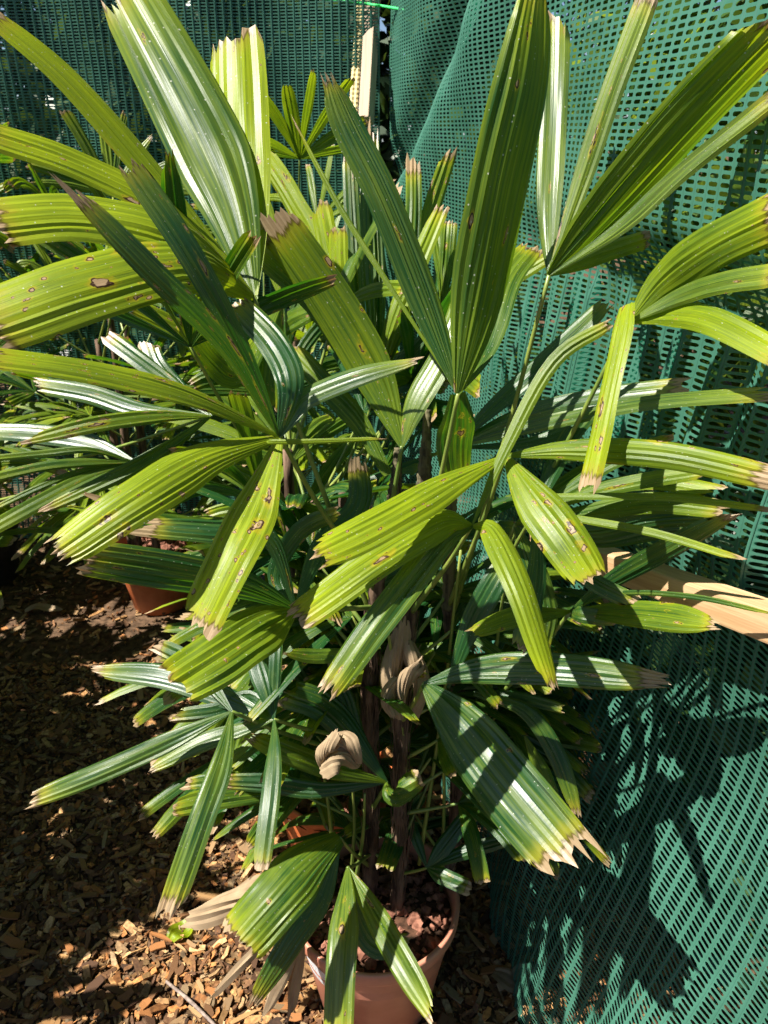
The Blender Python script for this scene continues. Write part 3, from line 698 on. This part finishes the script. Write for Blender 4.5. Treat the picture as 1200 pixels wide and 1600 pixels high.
leaf((738, 820, 0.92), on_cane(p2, 0.9), [
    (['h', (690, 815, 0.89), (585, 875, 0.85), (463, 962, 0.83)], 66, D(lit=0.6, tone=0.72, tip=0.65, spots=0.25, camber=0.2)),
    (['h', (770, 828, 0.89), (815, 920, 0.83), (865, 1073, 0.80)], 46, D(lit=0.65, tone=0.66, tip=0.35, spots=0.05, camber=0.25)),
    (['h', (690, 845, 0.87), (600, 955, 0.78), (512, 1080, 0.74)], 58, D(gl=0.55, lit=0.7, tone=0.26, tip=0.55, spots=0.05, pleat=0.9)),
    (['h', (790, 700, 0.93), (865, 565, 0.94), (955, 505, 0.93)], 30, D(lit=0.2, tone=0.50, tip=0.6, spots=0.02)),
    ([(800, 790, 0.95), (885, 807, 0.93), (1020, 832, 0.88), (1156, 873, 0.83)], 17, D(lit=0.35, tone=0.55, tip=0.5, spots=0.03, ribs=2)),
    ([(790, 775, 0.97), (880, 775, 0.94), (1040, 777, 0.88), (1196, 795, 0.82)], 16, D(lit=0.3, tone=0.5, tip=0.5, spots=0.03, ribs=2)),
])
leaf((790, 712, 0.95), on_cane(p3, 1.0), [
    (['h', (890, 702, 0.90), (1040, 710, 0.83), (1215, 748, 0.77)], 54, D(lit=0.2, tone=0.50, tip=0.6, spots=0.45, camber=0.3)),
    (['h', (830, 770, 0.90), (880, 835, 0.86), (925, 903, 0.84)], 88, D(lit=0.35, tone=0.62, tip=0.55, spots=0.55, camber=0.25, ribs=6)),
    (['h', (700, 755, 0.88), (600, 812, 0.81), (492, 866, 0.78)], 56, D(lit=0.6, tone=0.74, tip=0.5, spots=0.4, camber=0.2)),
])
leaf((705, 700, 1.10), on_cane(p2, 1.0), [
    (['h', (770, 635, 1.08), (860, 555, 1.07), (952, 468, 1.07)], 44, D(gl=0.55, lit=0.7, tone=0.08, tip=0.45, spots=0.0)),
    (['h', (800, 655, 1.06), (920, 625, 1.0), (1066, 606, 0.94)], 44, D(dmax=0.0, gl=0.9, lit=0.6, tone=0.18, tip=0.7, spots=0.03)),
    (['h', (830, 668, 1.04), (990, 632, 0.93), (1215, 612, 0.78)], 26, D(dmax=0.0, gl=0.9, lit=0.5, tone=0.30, tip=0.7, spots=0.03)),
    (['h', (830, 690, 1.08), (930, 650, 1.05), (1000, 625, 1.02)], 30, D(gl=0.9, lit=0.6, tone=0.1, tip=0.5, spots=0.0)),
])
leaf((805, 820, 1.06), on_cane(p3, 0.8), [
    (['h', (900, 775, 1.0), (1010, 752, 0.95), (1128, 768, 0.90)], 36, D(lit=0.3, tone=0.5, tip=0.5, spots=0.1)),
    (['h', (920, 800, 0.99), (1020, 785, 0.94), (1128, 795, 0.89)], 44, D(lit=0.1, tone=0.36, tip=0.6, spots=0.15)),
    (['h', (920, 835, 1.0), (1020, 815, 0.95), (1128, 808, 0.90)], 54, D(lit=-0.4, tone=0.12, tip=0.6, spots=0.1)),
    (['h', (920, 845, 1.02), (1030, 830, 0.96), (1145, 806, 0.91)], 34, D(lit=-0.3, tone=0.10, tip=0.4, spots=0.1)),
    (['h', (860, 770, 1.06), (950, 720, 1.03), (1040, 690, 1.0)], 40, D(lit=0.5, tone=0.3, tip=0.5, spots=0.05)),
    (['h', (830, 880, 1.06), (850, 950, 1.05), (845, 1010, 1.05)], 62, D(lit=-0.5, tone=0.25, tip=0.6, spots=0.05)),
])
leaf((835, 800, 1.00), on_cane(p3, 0.9), [
    (['h', (900, 755, 0.98), (970, 715, 0.96), (1055, 685, 0.93)], 34, D(lit=0.4, tone=0.3, tip=0.6, spots=0.05)),
    (['h', (920, 770, 0.96), (1010, 750, 0.92), (1105, 735, 0.88)], 32, D(lit=0.4, tone=0.4, tip=0.5, spots=0.1)),
    (['h', (880, 870, 0.98), (930, 910, 0.96), (990, 940, 0.94)], 40, D(lit=-0.2, tone=0.1, tip=0.6, spots=0.05)),
    (['h', (840, 880, 0.99), (830, 950, 0.98), (812, 1010, 0.98)], 46, D(lit=-0.3, tone=0.08, tip=0.6, spots=0.0)),
    (['h', (860, 740, 1.02), (890, 680, 1.05), (940, 620, 1.07)], 34, D(lit=0.4, tone=0.12, tip=0.6, spots=0.0)),
])
leaf((892, 955, 1.04), on_cane(p3, 0.6), [
    (['h', (960, 905, 0.99), (1040, 860, 0.92), (1140, 805, 0.86)], 36, D(lit=-0.3, tone=0.12, tip=0.4, spots=0.02)),
    (['h', (960, 955, 0.96), (1040, 962, 0.89), (1122, 977, 0.84)], 46, D(lit=0.3, tone=0.42, tip=0.2, spots=0.25, peak=0.55)),
    (['h', (960, 928, 0.96), (1080, 932, 0.87), (1210, 960, 0.79)], 10, D(lit=-0.2, tone=0.2, tip=0.4, spots=0.0, ribs=2)),
    (['h', (850, 960, 1.0), (800, 965, 0.98), (732, 990, 0.97)], 38, D(lit=0.3, tone=0.45, tip=0.4, spots=0.15, peak=0.6)),
    (['h', (905, 960, 1.0), (960, 968, 0.98)], 26, D(lit=-0.2, tone=0.2, tip=0.5, spots=0.4)),
])
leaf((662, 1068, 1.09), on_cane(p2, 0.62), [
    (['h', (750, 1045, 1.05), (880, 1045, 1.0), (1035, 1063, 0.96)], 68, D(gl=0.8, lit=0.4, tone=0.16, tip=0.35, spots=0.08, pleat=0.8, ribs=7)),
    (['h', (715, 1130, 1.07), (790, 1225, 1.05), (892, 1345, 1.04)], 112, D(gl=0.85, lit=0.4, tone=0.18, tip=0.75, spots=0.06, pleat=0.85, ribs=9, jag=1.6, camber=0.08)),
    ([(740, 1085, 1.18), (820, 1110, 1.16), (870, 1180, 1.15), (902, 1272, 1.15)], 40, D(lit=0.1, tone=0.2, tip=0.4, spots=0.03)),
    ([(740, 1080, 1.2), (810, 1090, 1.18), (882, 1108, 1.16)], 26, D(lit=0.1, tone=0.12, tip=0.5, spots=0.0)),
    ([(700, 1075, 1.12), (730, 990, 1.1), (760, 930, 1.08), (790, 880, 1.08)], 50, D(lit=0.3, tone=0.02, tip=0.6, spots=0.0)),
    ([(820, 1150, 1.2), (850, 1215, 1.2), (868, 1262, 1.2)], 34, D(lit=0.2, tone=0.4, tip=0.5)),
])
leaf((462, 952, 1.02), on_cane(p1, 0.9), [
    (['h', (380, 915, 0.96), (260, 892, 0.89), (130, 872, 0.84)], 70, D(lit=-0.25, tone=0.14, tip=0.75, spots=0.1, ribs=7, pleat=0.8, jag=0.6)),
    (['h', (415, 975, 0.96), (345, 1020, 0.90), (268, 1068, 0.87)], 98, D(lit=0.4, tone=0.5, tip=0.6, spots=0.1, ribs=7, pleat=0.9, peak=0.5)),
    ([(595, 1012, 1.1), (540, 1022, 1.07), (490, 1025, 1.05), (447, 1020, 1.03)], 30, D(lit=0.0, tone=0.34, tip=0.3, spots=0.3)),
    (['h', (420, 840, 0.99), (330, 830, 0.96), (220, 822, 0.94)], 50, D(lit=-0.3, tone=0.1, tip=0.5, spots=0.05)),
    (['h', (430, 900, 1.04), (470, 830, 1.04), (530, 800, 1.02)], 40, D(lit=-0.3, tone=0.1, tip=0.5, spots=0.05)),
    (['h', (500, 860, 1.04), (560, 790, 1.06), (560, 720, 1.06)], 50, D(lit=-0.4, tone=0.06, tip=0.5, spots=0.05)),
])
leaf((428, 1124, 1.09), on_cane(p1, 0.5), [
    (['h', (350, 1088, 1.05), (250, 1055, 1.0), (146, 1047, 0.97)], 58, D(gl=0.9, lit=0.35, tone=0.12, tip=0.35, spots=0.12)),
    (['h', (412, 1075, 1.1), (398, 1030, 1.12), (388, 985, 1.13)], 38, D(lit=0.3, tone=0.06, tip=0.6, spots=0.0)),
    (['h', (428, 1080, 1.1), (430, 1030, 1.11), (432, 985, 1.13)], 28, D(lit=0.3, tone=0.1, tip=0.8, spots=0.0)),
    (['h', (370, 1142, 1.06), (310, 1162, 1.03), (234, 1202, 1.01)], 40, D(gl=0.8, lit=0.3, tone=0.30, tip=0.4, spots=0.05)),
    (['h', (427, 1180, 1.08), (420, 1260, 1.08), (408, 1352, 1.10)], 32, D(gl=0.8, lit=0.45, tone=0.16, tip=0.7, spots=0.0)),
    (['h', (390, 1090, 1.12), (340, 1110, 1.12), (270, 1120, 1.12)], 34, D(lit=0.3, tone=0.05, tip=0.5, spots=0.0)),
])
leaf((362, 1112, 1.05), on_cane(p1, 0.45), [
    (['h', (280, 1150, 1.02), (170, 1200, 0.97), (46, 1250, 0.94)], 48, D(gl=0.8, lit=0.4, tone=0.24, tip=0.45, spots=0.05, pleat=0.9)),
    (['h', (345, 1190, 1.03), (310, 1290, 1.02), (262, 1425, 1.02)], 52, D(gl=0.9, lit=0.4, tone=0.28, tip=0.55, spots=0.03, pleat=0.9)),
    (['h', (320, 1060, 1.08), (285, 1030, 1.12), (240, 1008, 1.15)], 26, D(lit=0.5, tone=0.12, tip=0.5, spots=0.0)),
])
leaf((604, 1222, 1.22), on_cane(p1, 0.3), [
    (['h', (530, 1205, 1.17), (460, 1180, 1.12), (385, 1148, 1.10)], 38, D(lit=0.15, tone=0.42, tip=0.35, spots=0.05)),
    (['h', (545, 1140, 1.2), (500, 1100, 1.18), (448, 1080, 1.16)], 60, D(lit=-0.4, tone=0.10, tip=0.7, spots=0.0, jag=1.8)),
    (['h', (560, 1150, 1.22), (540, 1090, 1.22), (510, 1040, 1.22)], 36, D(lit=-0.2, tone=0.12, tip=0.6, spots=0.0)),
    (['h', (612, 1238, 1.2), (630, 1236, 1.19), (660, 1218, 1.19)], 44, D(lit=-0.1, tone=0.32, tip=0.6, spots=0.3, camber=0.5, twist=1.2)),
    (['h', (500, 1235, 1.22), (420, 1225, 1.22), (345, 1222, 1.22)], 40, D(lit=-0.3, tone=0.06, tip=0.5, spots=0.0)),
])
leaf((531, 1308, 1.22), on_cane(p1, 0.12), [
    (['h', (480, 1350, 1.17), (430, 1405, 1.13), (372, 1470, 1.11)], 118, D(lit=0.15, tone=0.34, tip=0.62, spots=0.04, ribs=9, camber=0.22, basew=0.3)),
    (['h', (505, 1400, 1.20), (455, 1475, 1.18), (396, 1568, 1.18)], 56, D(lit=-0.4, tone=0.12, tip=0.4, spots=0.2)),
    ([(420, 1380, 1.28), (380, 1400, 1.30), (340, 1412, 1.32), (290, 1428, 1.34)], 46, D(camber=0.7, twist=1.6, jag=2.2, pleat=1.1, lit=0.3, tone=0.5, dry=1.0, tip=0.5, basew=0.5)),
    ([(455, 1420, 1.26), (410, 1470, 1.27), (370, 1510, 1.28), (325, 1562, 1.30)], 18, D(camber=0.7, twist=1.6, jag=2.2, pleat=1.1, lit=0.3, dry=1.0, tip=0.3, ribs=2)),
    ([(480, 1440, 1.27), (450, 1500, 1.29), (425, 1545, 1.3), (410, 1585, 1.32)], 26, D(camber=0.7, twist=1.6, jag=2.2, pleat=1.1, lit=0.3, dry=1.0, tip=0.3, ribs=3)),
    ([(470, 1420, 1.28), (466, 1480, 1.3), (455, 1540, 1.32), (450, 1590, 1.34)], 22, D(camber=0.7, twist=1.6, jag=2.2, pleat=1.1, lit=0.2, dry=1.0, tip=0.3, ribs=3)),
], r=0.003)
leaf((543, 1356, 1.21), on_cane(p1, 0.15), [
    (['h', (538, 1420, 1.18), (532, 1500, 1.16), (527, 1615, 1.16)], 54, D(gl=0.9, lit=0.5, tone=0.40, tip=0.75, spots=0.15)),
    (['h', (580, 1420, 1.18), (625, 1500, 1.14), (676, 1588, 1.12)], 48, D(gl=0.8, lit=0.45, tone=0.42, tip=0.4, spots=0.2)),
    (['h', (560, 1440, 1.28), (590, 1480, 1.3), (640, 1470, 1.31)], 36, D(lit=-0.2, tone=0.2, tip=0.5, spots=0.0)),
], r=0.003)
leaf((667, 1356, 1.34), on_cane(p2, 0.15), [
    (['h', (690, 1368, 1.31), (735, 1388, 1.28)], 32, D(gl=0.8, lit=0.4, tone=0.12, tip=0.7, spots=0.2)),
    (['h', (695, 1320, 1.34), (742, 1258, 1.35)], 36, D(lit=0.1, tone=0.06, tip=0.5, spots=0.0)),
    (['h', (650, 1310, 1.36), (635, 1270, 1.38)], 24, D(lit=0.0, tone=0.1, tip=0.5, spots=0.0)),
    (['h', (730, 1330, 1.34), (800, 1310, 1.32)], 30, D(lit=0.1, tone=0.05, tip=0.5, spots=0.0)),
], r=0.0026)
# young stalks
for a, b in (((520, 1375, 1.4), (505, 1205, 1.25)), ((548, 1370, 1.4), (551, 1225, 1.27)), ((556, 1375, 1.4), (570, 1240, 1.27)), ((690, 1390, 1.45), (690, 1100, 1.2)), ((655, 1350, 1.4), (720, 860, 1.1)), ((735, 1250, 1.35), (790, 900, 1.1)), ((640, 1250, 1.32), (600, 950, 1.1))):
    V, F = tube([at(*a), at((a[0] + b[0]) / 2 + 4, (a[1] + b[1]) / 2, (a[2] + b[2]) / 2), at(*b)], [0.004, 0.003, 0.002], 7)
    obj('leaf_stalk', mesh('leaf_stalk', V, F, M_PETIOLE, True), palm)
# dead folded sheath on the cane and a curled dead leaf
for pts, wd, tw in (([(618, 1112, 1.18), (612, 1065, 1.15), (616, 1015, 1.14), (622, 972, 1.14)], 44, 0.9),
                    ([(640, 1120, 1.18), (650, 1075, 1.15), (644, 1030, 1.14), (630, 985, 1.15)], 40, -1.2),
                    ([(628, 1125, 1.17), (630, 1080, 1.13), (640, 1048, 1.12), (656, 1030, 1.13)], 34, 1.5),
                    ([(622, 1060, 1.14), (606, 1085, 1.13), (604, 1105, 1.14), (612, 1120, 1.15)], 24, 1.0)):
    traced(palm, pts, wd, lit=0.2, dry=1.0, tip=0.5, basew=0.6, camber=0.9, twist=tw, jag=2.5, pleat=1.2, ribs=6, n=22, name='dead_sheath')
for pts, wd, tw in (([(560, 1200, 1.13), (540, 1184, 1.10), (518, 1186, 1.09), (500, 1198, 1.10)], 50, 1.4),
                    ([(556, 1192, 1.12), (546, 1172, 1.10), (534, 1156, 1.10), (514, 1148, 1.12)], 44, -1.8),
                    ([(508, 1200, 1.11), (504, 1180, 1.09), (510, 1160, 1.09), (522, 1142, 1.10)], 34, 1.2)):
    traced(palm, pts, wd, lit=0.4, dry=1.0, tip=0.6, basew=0.5, camber=0.5, twist=tw, jag=1.6, pleat=0.9, ribs=6, n=26, name='dead_leaf')

# ------------------------------------------------------------------ random leaves for the palms behind
def wild_leaf(palm, stem, hub, aim, nseg, L, Wd, tone, spread=80, droop=0.3, ribs=3, n=9, tip=0.6, spots=0.1, R=random):
    f = frond(palm, hub, stem, 0.0028)
    A = Vector(aim).normalized(); side = A.cross(Vector((0, 0, 1)))
    side = side.normalized() if side.length > 0.1 else Vector((1, 0, 0)); nor = side.cross(A).normalized()
    for k in range(nseg):
        an = math.radians(spread) * (k / (nseg - 1) * 2 - 1 + R.uniform(-0.08, 0.08)) if nseg > 1 else 0
        dv = (A * math.cos(an) + side * math.sin(an) + nor * R.uniform(-0.05, 0.25)).normalized(); ll = L * R.uniform(0.75, 1.1) * (1 - 0.25 * abs(an) / 1.6); dr = droop * R.uniform(0.3, 1.5)
        C = [Vector(hub) + dv * ll * (i / n) + Vector((0, 0, -dr * ll * (i / n) ** 2.2)) for i in range(n + 1)]
        sw = (nor + side * R.uniform(-0.5, 0.5)).normalized()
        blade('leaflet', C, [sw] * (n + 1), Wd * R.uniform(0.7, 1.25), f, ribs, tip * R.uniform(0.5, 1.2), tone + R.uniform(-0.12, 0.18), spots, 0.0, 0.12, 0.7, 0.9)
    return f
def wild_palm(base, h, nleaf, seed, label, L=0.27, Wd=0.032, tone=0.35, stems=3, low=0.35, avoid=None, group=None, nseg=(6, 9), lean=0.55):
    R = random.Random(seed); b = Vector(base); t = empty('lady_palm', b + Vector((0, 0, 0.2)))
    sp = []
    for i in range(stems):
        o = Vector((R.uniform(-0.06, 0.06), R.uniform(-0.06, 0.06), 0.17)); top = o + Vector((R.uniform(-0.1, 0.1), R.uniform(-0.1, 0.1), h * R.uniform(0.55, 0.72) - 0.17))
        V, F = tube([b + o, b + (o + top) / 2, b + top], [0.014, 0.013, 0.008], 9, 16); obj('cane', mesh('cane', V, F, M_STEM, True), t); sp.append((b + o, b + top))
    for i in range(nleaf):
        a = R.uniform(0, 6.283) if avoid is None else R.choice(avoid) + R.uniform(-0.7, 0.7)
        f = low + (1 - low) * (i + R.random()) / nleaf; s = sp[i % stems]; st = s[0].lerp(s[1], min(1, f)); el = -0.25 + 1.45 * f + R.uniform(-0.2, 0.2)
        out = Vector((math.cos(a), math.sin(a), 0)); hub = st + out * R.uniform(0.10, 0.24) * lean / 0.55 + Vector((0, 0, R.uniform(0.12, 0.26) * (0.4 + f)))
        aim = out * math.cos(el) + Vector((0, 0, math.sin(el)))
        wild_leaf(t, st, hub, aim, R.randint(*nseg), L * R.uniform(0.85, 1.15), Wd, tone + R.uniform(-0.15, 0.2), R.uniform(60, 95), R.uniform(0.1, 0.5), 3, 8, 0.7, R.choice((0, 0.05, 0.3)), R)
    tag(t, label, 'palm', group); return t
# the palm in the orange pot: upright leaves showing between the big front ones
palm2 = wild_palm(POT2, 1.5, 28, 21, 'upright green palm crowded behind the tall front palm, in the orange pot', L=0.32, Wd=0.034, tone=0.2, lean=0.5, low=0.12)
def leaf2(hub, stem, segs):
    f = frond(palm2, at(*hub), stem, 0.003)
    for s in segs: traced(f, [hub if p == 'h' else p for p in s[0]], s[1], **s[2])
st2 = POT2 + Vector((0.0, 0.0, 0.85))
leaf2((590, 610, 1.32), st2, [
    (['h', (588, 480, 1.34), (582, 340, 1.36), (578, 212, 1.38)], 44, D(lit=-0.3, tone=0.22, tip=0.8, ribs=5, pleat=1.0, jag=1.4)),
    (['h', (560, 480, 1.32), (552, 350, 1.33), (546, 232, 1.34)], 34, D(lit=-0.2, tone=0.2, tip=0.6, ribs=4, pleat=0.9)),
    (['h', (540, 500, 1.32), (515, 400, 1.33), (498, 315, 1.34)], 44, D(lit=0.3, tone=0.72, tip=0.7, spots=0.3, pleat=0.9)),
    (['h', (545, 520, 1.3), (530, 430, 1.3), (527, 355, 1.3)], 40, D(lit=0.4, tone=0.74, tip=0.8, spots=0.3, pleat=0.9)),
    (['h', (630, 480, 1.34), (645, 350, 1.37), (646, 250, 1.39)], 32, D(lit=-0.1, tone=0.3, tip=0.7, ribs=4, pleat=1.0, jag=1.3)),
    (['h', (640, 470, 1.36), (675, 330, 1.40), (703, 240, 1.43)], 34, D(lit=-0.3, tone=0.5, tip=0.6, spots=0.4)),
    (['h', (610, 520, 1.3), (640, 440, 1.3), (690, 322, 1.32)], 44, D(lit=0.4, tone=0.55, tip=0.5)),
])
leaf2((690, 480, 1.36), POT2 + Vector((0.05, 0, 0.9)), [
    (['h', (690, 430, 1.36), (684, 390, 1.37), (680, 360, 1.38)], 22, D(lit=0.0, tone=0.4, tip=0.8, ribs=3, pleat=1.0)),
    (['h', (696, 430, 1.36), (700, 380, 1.36), (703, 345, 1.37)], 34, D(lit=0.1, tone=0.36, tip=0.9, ribs=5, pleat=1.0)),
    (['h', (720, 430, 1.36), (745, 370, 1.37), (770, 320, 1.38)], 28, D(lit=0.3, tone=0.6, tip=0.6)),
    (['h', (730, 460, 1.34), (790, 440, 1.32), (860, 400, 1.3)], 32, D(lit=0.3, tone=0.5, tip=0.6)),
])
leaf2((440, 470, 1.36), POT2 + Vector((-0.05, 0, 0.8)), [
    (['h', (490, 390, 1.38), (455, 310, 1.40), (408, 236, 1.42)], 40, D(lit=0.35, tone=0.75, tip=0.6, spots=0.5)),
    (['h', (420, 400, 1.36), (415, 340, 1.36), (402, 300, 1.36)], 36, D(lit=0.4, tone=0.6, tip=0.6)),
    (['h', (370, 560, 1.25), (290, 520, 1.2), (205, 478, 1.16)], 46, D(lit=0.4, tone=0.6, tip=0.7, spots=0.3)),
    (['h', (380, 580, 1.2), (330, 560, 1.15), (280, 480, 1.1)], 50, D(lit=0.5, tone=0.4, tip=0.6)),
    (['h', (430, 530, 1.3), (425, 580, 1.25), (420, 640, 1.22)], 50, D(lit=-0.2, tone=0.3, tip=0.6)),
])
# palms of the back row
wild_palm((-0.78, 2.36, 0), 1.62, 28, 31, 'bushy lady palm in the back row with its red pot in deep shade', tone=0.36, Wd=0.028, low=0.15)
make_pot('flower_pot', (-0.78, 2.36, 0), 0.14, 0.23, M_POT2, (0, 0, 0), 'reddish pot in deep shade under the back row of palms', n=48)
wild_palm((-1.46, 2.52, 0), 1.66, 28, 33, 'bushy lady palm of the back row, at the end away from the batten', tone=0.28, Wd=0.028, low=0.15)
make_pot('flower_pot', (-1.46, 2.52, 0), 0.14, 0.23, M_POT3, (0, 0, 0), 'black pot under the outermost palm of the back row', n=48)
wild_palm((-0.36, 2.28, 0), 1.56, 26, 35, 'lady palm of the back row beside the timber batten corner', tone=0.34, Wd=0.03, low=0.15)
make_pot('flower_pot', (-0.36, 2.28, 0), 0.14, 0.23, M_POT3, (0, 0, 0), 'black pot under the back row palm beside the corner', n=48)
palm3 = wild_palm((-1.16, 1.58, 0), 1.30, 20, 37, 'lady palm standing on the mulch in front of the back row, long arching leaves', tone=0.3, L=0.30, Wd=0.036, avoid=(0.3, 1.8, 3.2, 4.2))
make_pot('flower_pot', (-1.16, 1.58, 0), 0.14, 0.23, M_POT3, (0, 0, 0), 'black pot of the palm in front of the back row', n=48)
def leaf3(hub, stem, segs):
    f = frond(palm3, at(*hub), stem, 0.003)
    for s in segs: traced(f, [hub if p == 'h' else p for p in s[0]], s[1], **s[2])
leaf3((212, 722, 1.42), Vector((-1.1, 1.58, 0.7)), [
    (['h', (140, 690, 1.4), (60, 676, 1.37), (-30, 672, 1.34)], 40, D(gl=0.9, lit=0.5, tone=0.14, tip=0.6)),
    (['h', (140, 703, 1.38), (70, 708, 1.36), (-30, 718, 1.33)], 16, D(lit=0.3, tone=0.3, tip=0.6, ribs=2)),
    (['h', (140, 722, 1.38), (70, 728, 1.35), (-30, 750, 1.32)], 22, D(lit=0.3, tone=0.3, tip=0.6, ribs=2)),
    (['h', (130, 735, 1.38), (60, 762, 1.35), (-20, 800, 1.32)], 14, D(lit=0.3, tone=0.3, tip=0.6, ribs=2)),
    (['h', (140, 745, 1.38), (60, 785, 1.34), (-30, 835, 1.30)], 34, D(lit=0.35, tone=0.36, tip=0.6, ribs=3)),
])
leaf3((330, 650, 1.32), Vector((-1.05, 1.6, 0.75)), [
    (['h', (250, 650, 1.28), (150, 662, 1.24), (42, 688, 1.22)], 34, D(lit=0.4, tone=0.42, tip=0.4, spots=0.8)),
    (['h', (270, 600, 1.36), (210, 555, 1.38), (165, 522, 1.40)], 34, D(lit=0.5, tone=0.22, tip=0.6)),
    (['h', (280, 610, 1.34), (245, 570, 1.34), (230, 535, 1.34)], 40, D(gl=0.9, lit=0.7, tone=0.12, tip=0.7)),
    (['h', (220, 640, 1.36), (140, 615, 1.38), (55, 600, 1.40)], 36, D(gl=0.9, lit=0.6, tone=0.16, tip=0.6)),
    (['h', (260, 700, 1.3), (190, 740, 1.28), (62, 800, 1.26)], 34, D(lit=0.2, tone=0.3, tip=0.4)),
])
for i, (x, y, h) in enumerate([(-1.36, 1.16, 1.34), (-1.62, 1.72, 1.6), (-1.95, 2.3, 1.7), (-1.30, 0.62, 0.95)]):  # added palms, mostly out of view, set where they shade the mulch
    wild_palm((x, y, 0), h, 26, 80 + i, 'leafy lady palm added off to the side to shade the mulch', L=0.33, Wd=0.05, tone=0.3, low=0.15, group='palms added at the side for shade')
    q = make_pot('flower_pot', (x, y, 0), 0.14, 0.23, M_POT3, (0, 0, 0), 'black pot of a palm added at the side to shade the mulch', n=32); q['group'] = 'pots of the added shade palms'
# leaves deep inside the front palm
R_ = random.Random(5)
for i in range(40):
    cn = (p1, p2, p3)[i % 3]; f = 0.12 + 0.70 * (i + R_.random()) / 40; st = on_cane(cn, min(1, f)); a = R_.uniform(0.1, 3.0); el = R_.uniform(-0.3, 0.9)
    out = Vector((math.cos(a), math.sin(a), 0)); hub = st + out * R_.uniform(0.06, 0.15) + Vector((0, 0, R_.uniform(0.04, 0.14)))
    wild_leaf(palm, st, hub, out * math.cos(el) * 0.8 + Vector((0, 0, math.sin(el))), R_.randint(5, 7), R_.uniform(0.2, 0.28), 0.032, R_.uniform(0.0, 0.22), 70, 0.4, 4, 8, 0.6, 0.1, R_)
for i in range(16):
    cn = (p2, p3)[i % 2]; f = 0.35 + 0.6 * (i + R_.random()) / 16; st = on_cane(cn, min(1, f)); a = R_.uniform(-0.5, 0.9); el = R_.uniform(-0.2, 0.6)
    out = Vector((math.cos(a), math.sin(a), 0)); hub = st + out * R_.uniform(0.05, 0.10) + Vector((0, 0, R_.uniform(0.03, 0.10)))
    wild_leaf(palm, st, hub, out * math.cos(el) + Vector((0, 0, math.sin(el))), R_.randint(4, 6), R_.uniform(0.16, 0.21), 0.026, R_.uniform(0.05, 0.35), 60, 0.35, 3, 8, 0.6, 0.1, R_)
# ------------------------------------------------------------------ litter on the mulch
def flat_leaf(name, px, py, pts2, wpx, label, cat, tone, dry, spots=0.2, lift=0.018):
    C = []
    for (x, y) in pts2:
        g = on_ground(x, y); C.append(Vector((g.x, g.y, ground_z(g.x, g.y) + lift)))
    C = catmull(C, 10)
    for i, c in enumerate(C): c.z += 0.006 * math.sin(i * 0.7)
    o = blade(name, C, [Vector((0, 0, 1))] * 11, wpx * 1.65 / FPX, None, 3, 0.4, tone, spots, dry, -0.15, 0.3, 0.3, basew=0.5)
    tag(o, label, cat); return o
flat_leaf('fallen_leaf', 0, 0, [(268, 1475), (283, 1462), (302, 1448)], 34, 'small yellow green leaf fallen on the sunny mulch', 'leaf', 0.85, 0.0)
flat_leaf('fallen_leaf', 0, 0, [(770, 1530), (800, 1545), (826, 1520)], 34, 'tan dead leaf lying at the foot of the netting', 'leaf', 0.5, 1.0)
flat_leaf('fallen_leaf', 0, 0, [(40, 960), (70, 955), (98, 962)], 26, 'pale dead leaf lying on the shaded mulch', 'leaf', 0.5, 1.0)
V, F = tube([Vector((*on_ground(262, 1545).xy, 0.022)), Vector((*on_ground(300, 1580).xy, 0.03)), Vector((*on_ground(345, 1620).xy, 0.02))], [0.003, 0.0035, 0.003], 7)
tag(obj('twig', mesh('twig', V, F, M_TWIG, True)), 'thin grey twig lying on the mulch beside the terracotta pot', 'twig')
